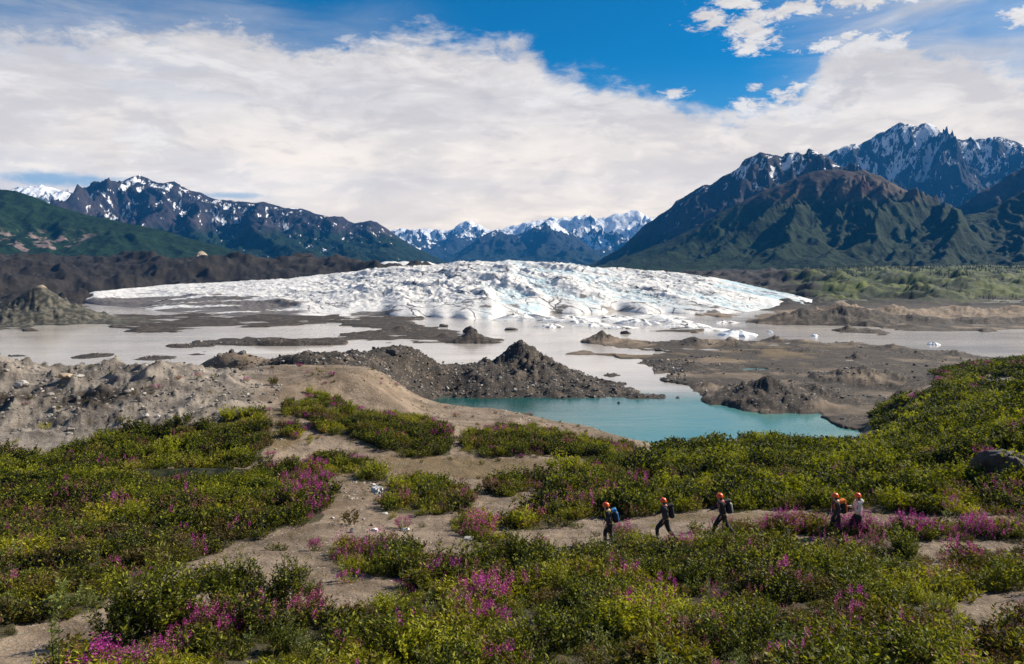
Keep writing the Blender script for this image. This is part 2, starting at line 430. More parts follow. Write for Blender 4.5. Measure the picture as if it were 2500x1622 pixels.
# flats and low islands drawn at water level
flat_polys = [
    [(-700, 812), (0, 806), (90, 812), (100, 803), (60, 796), (0, 797), (-700, 798)],
    [(300, 806), (330, 815), (410, 812), (520, 802), (700, 797), (950, 790), (1060, 775), (900, 768), (-700, 765), (-700, 792), (0, 790), (250, 792)],
    [(370, 846), (440, 839), (520, 836), (600, 826), (760, 824), (860, 830), (850, 842), (700, 845), (560, 844), (480, 850)],
    [(435, 864), (500, 860), (530, 866), (470, 871)],
    [(805, 772), (930, 772), (1010, 790), (1090, 806), (1180, 822), (1225, 834), (1160, 841), (1020, 838), (860, 838), (800, 832), (840, 815), (930, 806), (820, 792)],
    [(1430, 838), (1470, 826), (1560, 832), (1700, 828), (1850, 832), (2000, 842), (2120, 840), (2300, 862), (2700, 890), (2700, 1000), (2200, 1040), (2130, 1060), (2060, 1035),
     (1990, 1012), (1850, 1006), (1760, 992), (1712, 968), (1700, 950), (1640, 940), (1560, 930), (1530, 915), (1470, 905), (1370, 892), (1410, 886), (1520, 888), (1500, 874), (1370, 868), (1420, 860), (1560, 868), (1640, 862), (1560, 850)],
    [(-700, 870), (0, 872), (250, 862), (420, 878), (560, 872), (640, 880), (700, 866), (1100, 900), (600, 960), (-700, 960)],
    [(1820, 775), (1900, 760), (2000, 755), (3200, 755), (3200, 815), (2500, 812), (2200, 806), (2100, 797), (1950, 790)],
    [(2040, 812), (2080, 803), (2160, 808), (2170, 815), (2060, 818)],
    [(2200, 801), (2260, 796), (2350, 800), (2290, 808)],
    [(1680, 768), (1760, 762), (1830, 770), (1750, 776)],
    [(1560, 803), (1760, 805), (1700, 812), (1580, 810)],
]
flat_holes = [
    [(1800, 902), (1870, 898), (1890, 905), (1830, 909)],
    [(1580, 917), (1650, 916), (1600, 924)], [(1470, 893), (1640, 896), (1560, 905), (1460, 902)],
    [(2430, 806), (3200, 790), (3200, 880), (2600, 862)],
]
FM = poly_mask(flat_polys) * (1 - poly_mask(flat_holes))
FM = blur(FM, 1.2, 0.5)

# mounds: px, base row, top row, half width px, half depth m, sharpness, roughness
mounds = [
    (97, 800, 692, 300, 48, 1.9, 0.08),
    (335, 812, 797, 45, 8, 1.0, 0.3),
    (225, 880, 862, 80, 14, 0.9, 0.2), (380, 884, 868, 90, 12, 0.9, 0.2), (560, 884, 865, 50, 9, 1, 0.2), (40, 876, 866, 90, 9, 1, 0.2),
    (700, 845, 822, 160, 6, 0.7, 0.3), (550, 844, 833, 45, 5, 0.8, 0.3), (440, 851, 843, 50, 4, 0.8, 0.3), (480, 869, 861, 42, 4, 0.8, 0.3),
    (1150, 840, 803, 75, 12, 0.9, 0.25), (1080, 830, 812, 60, 9, 0.9, 0.25), (980, 815, 795, 90, 14, 0.8, 0.3), (1200, 840, 826, 40, 6, 1, 0.2),
    (1272, 948, 828, 185, 27, 1.1, 0.3), (1225, 952, 858, 120, 20, 1.0, 0.3), (1330, 955, 868, 120, 20, 1.0, 0.3),
    (1470, 841, 806, 62, 11, 0.75, 0.2), (1540, 846, 826, 60, 12, 0.9, 0.2), (1640, 848, 832, 80, 12, 0.9, 0.3),
    (1700, 850, 820, 80, 14, 0.8, 0.35), (1785, 852, 823, 70, 13, 0.8, 0.4),
    (1895, 838, 819, 48, 10, 0.8, 0.25), (1965, 842, 824, 55, 11, 0.8, 0.4), (2080, 852, 829, 40, 9, 0.8, 0.4), (2180, 862, 835, 60, 12, 0.8, 0.35),
    (2330, 880, 855, 90, 14, 0.9, 0.35), (2250, 880, 858, 60, 12, 0.9, 0.3),
    (2070, 813, 792, 48, 11, 0.9, 0.2), (2130, 816, 803, 60, 9, 0.9, 0.2), (2220, 805, 789, 60, 11, 0.8, 0.3),
    (1930, 866, 848, 200, 8, 0.8, 0.2), (2090, 880, 855, 30, 5, 0.7, 0.5),
    (1880, 1010, 916, 190, 20, 0.85, 0.22), (1990, 1000, 935, 150, 17, 0.8, 0.25), (1735, 965, 932, 70, 11, 0.9, 0.25), (1800, 985, 935, 110, 15, 0.8, 0.25),
    (2110, 950, 888, 130, 17, 0.6, 0.5), (2190, 955, 905, 100, 14, 0.7, 0.4),
    (2050, 795, 735, 190, 30, 0.8, 0.3), (1960, 795, 748, 160, 24, 0.9, 0.3), (2180, 790, 742, 190, 30, 0.7, 0.5), (2330, 788, 743, 220, 34, 0.6, 0.6), (2480, 790, 745, 220, 34, 0.6, 0.6), (2650, 800, 735, 160, 26, 0.8, 0.3), (2900, 800, 745, 160, 26, 0.8, 0.3),
    (1620, 895, 878, 110, 10, 0.9, 0.25), (1500, 925, 912, 90, 8, 0.9, 0.25), (1700, 905, 885, 100, 9, 0.9, 0.25),
]

def ground(x, y, detail=True):
    x = np.asarray(x, float); y = np.asarray(y, float)
    shp = x.shape; x = x.ravel(); y = np.maximum(y.ravel(), 2.0)
    u = x / y; px = CX + F * u; ld = np.log(y)
    z = np.full(x.shape, -31.5)
    dn = np.interp(px, DN[:, 0], DN[:, 1]); dfr = np.interp(px, DF[:, 0], DF[:, 1])
    tn = sstep(y, dn * 1.06, dn * 0.93)      # 1 near
    tf = sstep(y, dfr * 0.93, dfr * 1.10)
    # lake bed and flats
    py = HZ - F * WATER / y
    wx = fbm(x, y, 26, 4, 0.6, 5) * 14 * np.minimum(y / 150, 2); wy = fbm(x, y * 1.5, 34, 4, 0.6, 6) * 17 * np.minimum(y / 200, 1.5)
    pyw = HZ - F * WATER / (y + wy * 0.7)
    fl = sample(FM, px + wx / y * F * 0.30, pyw)
    bed = -31.6 + 1.95 * sstep(fl, 0.2, 0.8) + fbm(x, y * 1.6, 24, 4, 0.55, 8) * (0.7 + 1.0 * sstep(y, 250, 330)) * fl
    z = bed
    sel = tn > 0
    if sel.any():
        zn = rbf_near(u[sel], ld[sel])
        z[sel] = z[sel] * (1 - tn[sel]) + zn * tn[sel]
    sel = tf > 0
    if sel.any():
        zf = rbf_far(u[sel], ld[sel])
        h = ridged(x[sel], y[sel] * 0.7, 110, 5, 0.5, 40) - 0.45
        lump = fbm(x[sel], y[sel], 28, 4, 0.5, 42)
        zf = zf + (h * 15 + lump * 6 + (ridged(x[sel], y[sel], 26, 4, 0.6, 44) - 0.45) * 3.6) * sstep(ld[sel], math.log(500), math.log(620)) * (0.45 + 0.55 * sstep(ld[sel], math.log(1300), math.log(1000)))
        z[sel] = z[sel] * (1 - tf[sel]) + zf * tf[sel]
    for (mx, pb, pt, hw, dep, sharp, rough) in mounds:
        d0 = plane_d(pb) + dep * 0.8
        if mx in (1272, 1225, 1330):
            d0 = {1272: 207, 1225: 206, 1330: 206}[mx]
        cx = (mx - CX) / F * d0; hwm = hw / F * d0
        topz = (HZ - pt) / F * d0
        s = (np.abs(x - cx) < hwm * 1.7) & (np.abs(y - d0) < dep * 2.2)
        if not s.any(): continue
        xs = x[s]; ys = y[s]
        q = np.hypot((xs - cx) / hwm, (ys - d0) / dep)
        ang = np.arctan2((ys - d0) / dep, (xs - cx) / hwm)
        q = q * (1 + rough * 1.0 * fbm(xs + mx, ys, hwm * 0.5, 4, 0.6, 77))
        gul = 1 - 0.30 * (1 - ridged(ang * 2.2 + mx + 1.2 * fbm(xs, ys, hwm * 0.4, 3, 0.6, 12), q * 2.5, 1.0, 4, 0.6, 3)) * sstep(q, 0.0, 0.3) * sstep(q, 1.05, 0.7)
        t = np.clip(1 - q, 0, 1) ** sharp
        t = t * gul
        pk = topz - WATER
        add = (WATER - 0.6 + (pk + 0.6) * t)
        z[s] = np.where(q < 1.0, np.maximum(z[s], z[s] * (1 - np.clip(t * 4, 0, 1)) + np.maximum(add, z[s]) * np.clip(t * 4, 0, 1)), z[s])
    if detail:
        near = sstep(y, 300, 120)
        amp = 0.10 + 0.35 * sstep(y, 55, 75)
        rgh = ROUGH(px, y, z)
        z = z + fbm(x, y, 6.0, 4, 0.55, 90) * amp * near * 0.8
        z = z + fbm(x, y, 1.6, 3, 0.55, 95) * 0.07 * sstep(y, 90, 40)
        z = z + (ridged(x, y, 3.2, 4, 0.6, 93) - 0.45) * 0.16 * sstep(y, 120, 60)
        z = z + (ridged(x, y, 9.0, 5, 0.62, 97) - 0.45) * 1.9 * rgh
        above = sstep(z, WATER + 0.1, WATER + 2)
        z = z + (ridged(x, y, 14.0, 4, 0.6, 99) - 0.45) * 1.3 * above * sstep(y, 180, 240) * sstep(y, 560, 430)
    # bed of the little pond
    pd = np.hypot((x - POND[0]) / POND[2], (y - POND[1]) / POND[3])
    pt_ = sstep(pd, 1.9, 0.95)
    z = z * (1 - pt_) + pt_ * np.where(pd < 1.3, np.minimum(z, POND[4] - 0.35 + 1.2 * np.clip(pd - 0.75, 0, 1)), POND[4] + 0.3)
    return z.reshape(shp)

POND = (-21.3, 53.6, 4.6, 1.5, -14.2)

def ROUGH(px, y, z):
    # 1 on rubble slopes
    r = sstep(px, 560, 700) * sstep(px, 1660, 1560) * sstep(y, 108, 122) * sstep(y, 245, 225) * sstep(z, -30.5, -29.0)
    r = np.maximum(r, 0.35 * sstep(px, 1350, 1450) * sstep(y, 128, 150) * sstep(y, 330, 300) * sstep(z, -29.9, -28.8))
    r2 = sstep(px, 650, 520) * sstep(y, 60, 70) * sstep(y, 110, 95) * 0.85
    return np.maximum(r * 0.8, r2)

def grid_mesh(name, X, Y, Z, attrs=None, smooth=True):
    nr, nc = X.shape
    v = np.stack([X, Y, Z], -1).reshape(-1, 3).astype(np.float32)
    i = np.arange(nr * nc).reshape(nr, nc)
    f = np.stack([i[:-1, :-1], i[:-1, 1:], i[1:, 1:], i[1:, :-1]], -1).reshape(-1, 4)
    # orient upward
    a, b, c = v[f[0, 0]], v[f[0, 1]], v[f[0, 2]]
    if np.cross(b - a, c - a)[2] < 0:
        f = f[:, ::-1]
    me = bpy.data.meshes.new(name)
    me.vertices.add(len(v)); me.vertices.foreach_set('co', v.ravel())
    me.loops.add(f.size); me.loops.foreach_set('vertex_index', f.ravel().astype(np.int32))
    me.polygons.add(len(f)); me.polygons.foreach_set('loop_start', (np.arange(len(f)) * 4).astype(np.int32))
    me.polygons.foreach_set('loop_total', np.full(len(f), 4, np.int32))
    me.update(calc_edges=True)
    me.polygons.foreach_set('use_smooth', np.full(len(f), smooth))
    for k, val in (attrs or {}).items():
        at_ = me.attributes.new(k, 'FLOAT', 'POINT')
        at_.data.foreach_set('value', np.ascontiguousarray(val, dtype=np.float32).ravel())
    return me

def link(name, me, mat=None, parent=None, **props):
    o = bpy.data.objects.new(name, me)
    COL.objects.link(o)
    if mat is not None and me is not None and len(me.materials) == 0:
        me.materials.append(mat)
    if parent is not None: o.parent = parent
    for k, val in props.items():
        if val is not None: o[k] = val
    return o

# rows and columns: fine inside the view, coarser around it
def cols(lo, hi, step, olo, ohi, ostep):
    a = np.arange(lo, hi + 0.1, step)
    b = np.arange(olo, lo - ostep * 0.5, ostep)
    c = np.arange(hi + ostep, ohi + 0.1, ostep)
    return np.concatenate([b, a, c])
pxs = cols(-80, 2580, 3.4, -900, 3400, 22)
ds = np.exp(np.linspace(math.log(8.0), math.log(1320), 700))
PX, D_ = np.meshgrid(pxs, ds)
GX = (PX - CX) / F * D_; GY = D_
GZ = ground(GX, GY)
PPX, PPY = to_px(GX, GY, GZ)

# vegetation outlines on the photo plane
veg_polys = {
 'front': [[(170, 1720), (190, 1605), (290, 1560), (440, 1545), (560, 1505), (760, 1505), (880, 1500), (975, 1455), (1000, 1405), (850, 1400), (815, 1370), (835, 1345), (900, 1325), (1010, 1345), (1080, 1375), (1155, 1375), (1260, 1340), (1365, 1370), (1491, 1350), (1640, 1335), (1790, 1330), (2000, 1332), (2200, 1332), (2250, 1355), (2280, 1410), (2330, 1450), (2290, 1490), (2350, 1530), (2330, 1570), (2400, 1640), (2500, 1720)],
           [(2310, 1360), (2400, 1350), (2900, 1345), (2900, 1440), (2450, 1440), (2400, 1445), (2330, 1400)],
           [(2440, 1500), (2900, 1480), (2900, 1720), (2500, 1720), (2420, 1600)],
           [(-700, 1490), (0, 1490), (60, 1520), (40, 1560), (0, 1570), (-700, 1600)]],
 'left': [[(-700, 1100), (0, 1100), (120, 1125), (230, 1085), (300, 1060), (420, 1040), (500, 1030), (600, 1010), (650, 1020), (660, 1090), (620, 1130), (560, 1160), (640, 1150), (700, 1140), (790, 1150), (810, 1200), (800, 1260), (780, 1280), (700, 1290), (640, 1312), (560, 1325), (470, 1375), (420, 1400), (330, 1440), (230, 1490), (120, 1530), (0, 1540), (-700, 1560)]],
 'mid': [[(740, 960), (850, 985), (900, 1020), (1000, 1020), (1110, 1050), (1100, 1110), (1010, 1118), (930, 1098), (880, 1070), (780, 1060), (730, 1010)],
         [(1130, 1070), (1200, 1050), (1300, 1045), (1400, 1070), (1420, 1118), (1330, 1110), (1240, 1120), (1140, 1110)],
         [(1420, 1080), (1540, 1090), (1560, 1120), (1500, 1128), (1430, 1118)],
         [(935, 1210), (1000, 1180), (1050, 1165), (1110, 1200), (1155, 1225), (1100, 1250), (1040, 1262), (960, 1248)],
         [(1215, 1285), (1290, 1250), (1350, 1215), (1450, 1190), (1530, 1190), (1520, 1245), (1400, 1280), (1300, 1298)],
         [(1110, 1270), (1190, 1262), (1210, 1300), (1240, 1340), (1170, 1330), (1120, 1300)],
         [(850, 1155), (960, 1165), (950, 1185), (860, 1170)], [(1200, 1190), (1280, 1180), (1290, 1200), (1210, 1215)],
         [(700, 980), (735, 975), (730, 1010), (690, 1015)], [(680, 1040), (735, 1035), (730, 1070), (685, 1070)], [(770, 1120), (900, 1130), (860, 1155), (780, 1150)]],
 'hedge': [[(1290, 1190), (1420, 1140), (1560, 1120), (1640, 1090), (1700, 1085), (1900, 1080), (2000, 1090), (2150, 1085), (2130, 1010), (2190, 975), (2270, 955), (2210, 922), (2090, 892), (2130, 878), (2200, 872), (2300, 884), (2500, 872), (3400, 800), (3400, 1300), (2500, 1265), (2300, 1262), (2230, 1250), (2150, 1250), (1900, 1243), (1700, 1243), (1600, 1262), (1540, 1262), (1500, 1250), (1350, 1215)]],
 'trail': [[(1690, 1292), (1800, 1290), (1960, 1280), (2100, 1283), (2230, 1290), (2500, 1270), (3400, 1250), (3400, 1330), (2500, 1325), (2400, 1330), (2250, 1325), (2200, 1310), (1950, 1308), (1700, 1305)],
           [(1500, 1292), (1550, 1290), (1545, 1315), (1500, 1315)]],
}
bare_polys = [[(2085, 878), (2170, 884), (2240, 912), (2290, 945), (2250, 968), (2150, 980), (2120, 930)], [(2060, 1052), (2150, 1060), (2130, 1082), (2070, 1080)], [(2200, 905), (2290, 915), (2280, 935), (2210, 925)], [(2395, 915), (2500, 925), (2500, 945), (2400, 935)], [(2400, 1135), (2500, 1110), (2500, 1180), (2410, 1180)]]
VM = {k: blur(poly_mask(p), 0.8, 0.8) for k, p in veg_polys.items()}
FRINGE = blur(poly_mask([q for p in veg_polys.values() for q in p]), 9, 4)
BARE = blur(poly_mask(bare_polys), 1, 1)

def veg_density(x, y, z):
    px, py = to_px(x, y, z)
    wob = fbm(x, y, 5.0, 3, 0.6, 201)
    pxw = px + wob * 900 / y * 2; pyw = py + fbm(x + 50, y, 4.0, 3, 0.6, 203) * 600 / y
    o = {}
    o['front'] = sample(VM['front'], pxw, pyw) * sstep(y, 34.5, 33.5)
    o['front'] = np.where(y < 15.5, 1.0, o['front'])
    o['left'] = sample(VM['left'], pxw, pyw) * (y < 75) * (1 - sstep(np.hypot((x - POND[0]) / (POND[2] + 0.8), (y - POND[1]) / (POND[3] + 1.0)), 1.05, 0.95))
    o['mid'] = sample(VM['mid'], pxw, pyw) * (y < 96)
    o['hedge'] = sample(VM['hedge'], pxw, pyw) * (y > 39) * (y < 215) * (z > WATER + 0.8) * (1 - sample(BARE, px, py))
    o['trail'] = sample(VM['trail'], pxw, pyw) * (y > 33) * (y < 39)
    return o

vd = veg_density(GX, GY, GZ)
VEG = np.clip(sum(vd.values()), 0, 1) * 0.85
# rubble and painted hill shade (dark), warm rusty tint
n1 = fbm(GX, GY, 25, 4, 0.55, 300)
dark = sstep(PX, 600, 720) * sstep(PX, 1670, 1600) * sstep(GY, 104, 116) * (GY < 250)
dark = np.maximum(dark, sstep(GY, 128, 145) * sstep(PX, 700, 600) * 0.75)
dark = np.maximum(dark, sstep(GY, 190, 215) * sstep(GY, 500, 420) * sstep(PX, 1500, 1250) * 0.9)
dark = np.maximum(dark, sstep(GY, 470, 520) * 1.0)
dark = np.maximum(dark, (0.80 + 1.3 * n1) * sstep(GY, 130, 150) * (GY < 400) * sstep(PX, 1500, 1640))
dark = dark * (1 - 0.75 * sstep(n1, -0.05, 0.35) * (GY < 400) * (PX > 1500))
dark = np.maximum(dark, sstep(GZ, -29.0, -27.6) * sstep(GY, 130, 150) * (GY < 400) * (PX > 1350) * (0.55 + 1.3 * n1))
dark = np.maximum(dark, (0.34 + 0.9 * fbm(GX, GY, 9, 4, 0.6, 302)) * sstep(PX, 690, 560) * sstep(GY, 60, 64) * sstep(GY, 84, 77))  # left hill's lower face: grey gravel, with its shade painted in
leftwet = sstep(GY, 360, 480) * sstep(PX, 1300, 1000)
dark = np.maximum(dark, leftwet)
brown_polys = [[(880, 1110), (1100, 1115), (1300, 1120), (1420, 1150), (1300, 1180), (1100, 1165), (900, 1150)], [(640, 1130), (760, 1125), (900, 1140), (880, 1170), (800, 1165)], [(1330, 1200), (1560, 1170), (1560, 1215), (1440, 1240)], [(1560, 1255), (2200, 1245), (2200, 1262), (1600, 1275)],
               [(560, 1000), (700, 1000), (740, 1080), (640, 1120), (560, 1080)], [(1660, 880), (1900, 830), (2100, 850), (2000, 880)], [(1440, 845), (1700, 850), (1660, 880), (1480, 870)]]
BROWN = sample(blur(poly_mask(brown_polys), 5, 2.5), PPX, PPY) * (GY < 330)
green_far = sstep(PX + n1 * 260, 1920, 2010) * sstep(PPY + n1 * 26, 738, 722) * sstep(GY, 500, 560)
green_far = np.maximum(green_far, 0)
wet = sstep(GZ, WATER + 0.55, WATER + 0.02) * (GY > 100) * (GY < 520)
olive = sstep(np.hypot((GX - (97 - CX) / F * 392) / 50, (GY - 395) / 45), 1.15, 0.9)
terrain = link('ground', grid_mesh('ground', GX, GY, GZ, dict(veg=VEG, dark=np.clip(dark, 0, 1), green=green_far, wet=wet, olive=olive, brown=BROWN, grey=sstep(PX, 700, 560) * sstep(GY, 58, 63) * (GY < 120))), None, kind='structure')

# ------------------------------------------------------------------ ground material
gm, n, b = new_mat('ground_earth')
p = n.pos()
a_veg, a_dark, a_green, a_wet, a_olive, a_brown = [n.attr(k) for k in ('veg', 'dark', 'green', 'wet', 'olive', 'brown')]
nA = n.noise(p, 0.35, 7, 0.6); nB = n.noise(p, 3.0, 6, 0.65); nC = n.noise(p, 0.07, 5, 0.6); nD = n.noise(p, 14.0, 4, 0.7)
sand = n.mix(n.ss(nA, 0.35, 0.65), (0.135, 0.100, 0.068), (0.27, 0.207, 0.150))
sand = n.mix(n.ss(nC, 0.52, 0.68, 0, 0.6), sand, (0.15, 0.105, 0.062))
sand = n.mix(n.ss(nB, 0.55, 0.75, 0, 0.6), sand, (0.13, 0.105, 0.085))
sand = n.mix(n.ss(n.m('ADD', a_brown, n.m('MULTIPLY', n.m('SUBTRACT', nB, 0.5), 1.2)), 0.30, 0.75, 0, 0.8), sand, n.mix(nA, (0.10, 0.070, 0.030), (0.19, 0.135, 0.065)))
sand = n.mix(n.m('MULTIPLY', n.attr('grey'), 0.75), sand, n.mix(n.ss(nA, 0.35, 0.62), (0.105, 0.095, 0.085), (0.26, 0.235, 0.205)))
scr = n.noise(n.scale(p, (0.35, 1.0, 0.5)), 2.0, 6, 0.7, 0.8)
sand = n.mix(n.ss(scr, 0.56, 0.66, 0, 0.45), sand, (0.085, 0.066, 0.05))
peb = n.vor(p, 5.5, 'F1', 1)
pebd = n.vor(p, 5.5, 'F1', 0)
pebm = n.m('MULTIPLY', n.ss(pebd, 0.30, 0.20), n.ss(n.sep(peb)[0], 0.62, 0.75))
sand = n.mix(n.m('MULTIPLY', pebm, 0.8), sand, n.mix(n.sep(peb)[1], (0.18, 0.16, 0.15), (0.55, 0.52, 0.48)))
rub = n.mix(n.ss(nB, 0.35, 0.65), (0.016, 0.014, 0.013), (0.066, 0.054, 0.042))
rub = n.mix(n.ss(nA, 0.50, 0.66, 0, 0.7), rub, (0.13, 0.10, 0.072))
rub = n.mix(n.ss(n.sep(p)[1], 500, 560, 0, 0.75), rub, n.mix(n.ss(n.noise(p, 0.05, 7, 0.65), 0.4, 0.65), (0.004, 0.0038, 0.0036), (0.022, 0.018, 0.015)))
rp = n.vor(p, 1.6, 'F1', 1); rd = n.vor(p, 1.6, 'F1', 0)
rub = n.mix(n.m('MULTIPLY', n.m('MULTIPLY', n.ss(rd, 0.34, 0.22), n.ss(n.sep(rp)[0], 0.70, 0.8)), n.ss(n.sep(p)[1], 480, 430)), rub, (0.28, 0.25, 0.22))
c = n.mix(n.ss(n.m('ADD', a_dark, n.m('MULTIPLY', n.m('SUBTRACT', nA, 0.5), 0.7)), 0.30, 0.62), sand, rub)  # rubble colour also carries the left hill's painted shade
soil = n.mix(n.ss(nB, 0.35, 0.65), (0.022, 0.024, 0.010), (0.06, 0.055, 0.02))
c = n.mix(n.ss(n.m('ADD', a_veg, n.m('MULTIPLY', n.m('SUBTRACT', nB, 0.5), 0.6)), 0.35, 0.75, 0, 0.85), c, soil)
grn = n.mix(n.ss(n.noise(p, 0.03, 6, 0.6), 0.40, 0.62), (0.016, 0.028, 0.006), (0.085, 0.105, 0.012))
grn = n.mix(n.ss(n.noise(p, 0.16, 5, 0.6), 0.5, 0.68), grn, (0.016, 0.026, 0.010))
c = n.mix(a_green, c, grn)
olv = n.mix(n.ss(nA, 0.42, 0.60), (0.04, 0.04, 0.032), (0.125, 0.115, 0.088))
olv = n.mix(n.ss(n.sep(p)[2], -13.6, -12.2), olv, (0.28, 0.23, 0.17))  # tan cap, the lit peak painted in as a paler colour
c = n.mix(a_olive, c, olv)
c = n.mix(n.m('MULTIPLY', a_wet, 0.6), c, (0.05, 0.044, 0.036))
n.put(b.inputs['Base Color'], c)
b.inputs['Roughness'].default_value = 0.9
b.inputs['Specular IOR Level'].default_value = 0.2
hb = n.m('ADD', n.m('MULTIPLY', nB, 0.7), n.m('MULTIPLY', nD, 0.25))
hb = n.m('ADD', hb, n.m('MULTIPLY', pebm, 0.12))
n.put(b.inputs['Normal'], n.bump(hb, 0.28, 0.9))
terrain.data.materials.append(gm)

# valley floor out to the horizon, below everything else
vf = bpy.data.meshes.new('valley_floor')
vf.from_pydata([(-24000, -2000, -36), (24000, -2000, -36), (24000, 26000, -36), (-24000, 26000, -36)], [], [(0, 1, 2, 3)])
vm, n, b = new_mat('valley_floor_earth')
p = n.pos()
n.put(b.inputs['Base Color'], n.mix(n.noise(p, 0.004, 8, 0.6), (0.03, 0.04, 0.02), (0.07, 0.07, 0.04)))
link('valley_floor', vf, vm, kind='structure')

# ------------------------------------------------------------------ water
def sheet(name, X, Y, z, mat, **props):
    me = grid_mesh(name, X, Y, np.full(X.shape, z))
    return link(name, me, mat, **props)
wm, n, b = new_mat('lake_water')
p = n.pos(); x_, y_, z_ = n.sep(p)[0:3]
q = n.m('ADD', y_, n.m('MULTIPLY', n.m('SUBTRACT', n.noise(p, 0.03, 3), 0.5), 26))
teal = n.ss(q, 196, 172)
rt = n.m('MULTIPLY', n.ss(x_, 55, 62), n.ss(y_, 238, 232))     # small blue pools on the right flats
teal = n.m('MAXIMUM', teal, rt)
milk = n.mix(n.ss(n.noise(n.scale(p, (0.25, 1.0, 1.0)), 0.03, 5, 0.6), 0.35, 0.65), (0.40, 0.368, 0.332), (0.50, 0.463, 0.42))
tl = n.mix(n.ss(n.m('ADD', x_, n.m('MULTIPLY', n.m('SUBTRACT', q, 150), -0.5)), -14, 34), (0.002, 0.060, 0.050), (0.070, 0.200, 0.190))  # dark reflection of the ridge painted into the teal at far left
n.put(b.inputs['Base Color'], n.mix(teal, milk, tl))
b.inputs['Roughness'].default_value = 0.10
b.inputs['IOR'].default_value = 1.33
b.inputs['Specular IOR Level'].default_value = 0.5
rip = n.m('ADD', n.m('MULTIPLY', n.noise(n.scale(p, (1.0, 1.6, 1.0)), 2.2, 4, 0.6), 0.5), n.m('MULTIPLY', n.noise(n.scale(p, (0.4, 1.0, 1.0)), 0.5, 3, 0.5), 0.8))
rip = n.m('MULTIPLY', rip, n.ss(n.noise(n.scale(p, (0.3, 1.0, 1.0)), 0.035, 3), 0.35, 0.6, 0.25, 1.0))
n.put(b.inputs['Normal'], n.bump(rip, 0.10, 0.65))
Xw, Yw = np.meshgrid(np.linspace(-420, 620, 40), np.linspace(108, 640, 30))
sheet('water', Xw, Yw, WATER, wm, kind='structure')
pm, n, b = new_mat('hollow_pond_water')
p = n.pos()
n.put(b.inputs['Base Color'], n.mix(n.ss(n.noise(p, 0.8, 5, 0.6), 0.42, 0.62), (0.010, 0.012, 0.006), (0.040, 0.042, 0.018)))
b.inputs['Roughness'].default_value = 0.5; b.inputs['IOR'].default_value = 1.33; b.inputs['Specular IOR Level'].default_value = 0.05
n.put(b.inputs['Normal'], n.bump(n.noise(p, 3.0, 3), 0.02, 0.5))
th = np.linspace(0, 2 * math.pi, 49)[:-1]; rr = np.linspace(0.02, 1.18, 6)
TH, RR = np.meshgrid(np.r_[th, 2 * math.pi], rr)
sheet('pond_water', POND[0] + POND[2] * RR * np.cos(TH), POND[1] + POND[3] * RR * np.sin(TH), POND[4], pm, kind='structure')

# ------------------------------------------------------------------ glacier
g_px = cols(170, 2080, 2.3, 140, 2100, 15)
tt = np.concatenate([np.linspace(-0.05, 1.0, 175) ** 1.0, np.linspace(1.03, 1.9, 18)])
base_l = np.array([(140, 745), (200, 742), (300, 752), (420, 766), (520, 775), (650, 778), (800, 774), (940, 772), (1060, 776), (1200, 778), (1290, 772), (1340, 766), (1600, 764), (1750, 768), (1850, 760), (1930, 750), (2000, 742), (2100, 742)], float)
top_l = np.array([(140, 738), (230, 712), (300, 706), (360, 700), (400, 696), (480, 692), (600, 686), (700, 680), (790, 672), (850, 664), (900, 656), (960, 652), (1040, 650), (1110, 640), (1200, 638), (1240, 634), (1330, 642), (1400, 642), (1450, 652), (1520, 656), (1600, 660), (1700, 672), (1780, 684), (1850, 700), (1930, 718), (1990, 734), (2010, 742), (2100, 746)], float)
PXg, TT = np.meshgrid(g_px, tt)
bd = plane_d(np.interp(PXg, base_l[:, 0], base_l[:, 1]))
bdn = 30 * fbm(PXg, PXg * 0, 120, 2, 0.5, 4)
topy = np.interp(PXg, top_l[:, 0], top_l[:, 1])
cd = 690 + 40 * perlin(PXg / 300, PXg * 0, 7)
cd = bd + (cd - bd) * sstep(PXg, 2030, 1750) * sstep(PXg, 140, 400) + 30
Yg = bd + (cd - bd) * TT + bdn * np.clip(1 - TT, 0, 1) ** 4
Xg = (PXg - CX) / F * (Yg)
zt = (HZ - topy) / F * cd
prof = np.clip(TT, 0, 1) ** (0.74 - 0.18 * sstep(PXg, 850, 1050) * sstep(PXg, 1950, 1750))
Zb = WATER - 1.2
Zg = Zb + (zt - Zb) * prof
Zg = Zg - 14 * np.clip(TT - 1, 0, 1) ** 1.0
env = sstep(TT, -0.02, 0.26) * (0.55 + 0.45 * sstep(TT, 1.05, 0.8))
thick = np.clip((zt - Zb) / 30, 0.12, 1.0)
# flow direction runs down to the right: shear the coordinates
sx = Xg + 0.55 * Yg; sy = Yg - 0.2 * Xg
wxx = fbm(Xg, Yg, 60, 3, 0.5, 21) * 26; wyy = fbm(Xg, Yg, 45, 3, 0.5, 22) * 20
r1 = ridged(sx + wxx, (sy + wyy) * 0.42, 60, 6, 0.46, 23)
r2 = ridged(Xg * 1.0 + wyy, (Yg + wxx) * 0.9, 15, 4, 0.55, 25)
f1, f2, cv = cell(sx + wxx * 0.8, (sy + wyy) * 0.55, 14, 27)
crev = np.clip((f2 - f1) / 0.22, 0, 1)
Zg = Zg + env * thick * ((r1 - 0.45) * 6.5 + (r2 - 0.45) * 1.7 + (cv - 0.5) * 1.0 * crev + (crev - 1) * 0.6)
Zg = Zg + env * thick * (ridged(Xg + 0.5 * Yg, Yg * 0.6, 6, 3, 0.6, 29) - 0.45) * 1.0
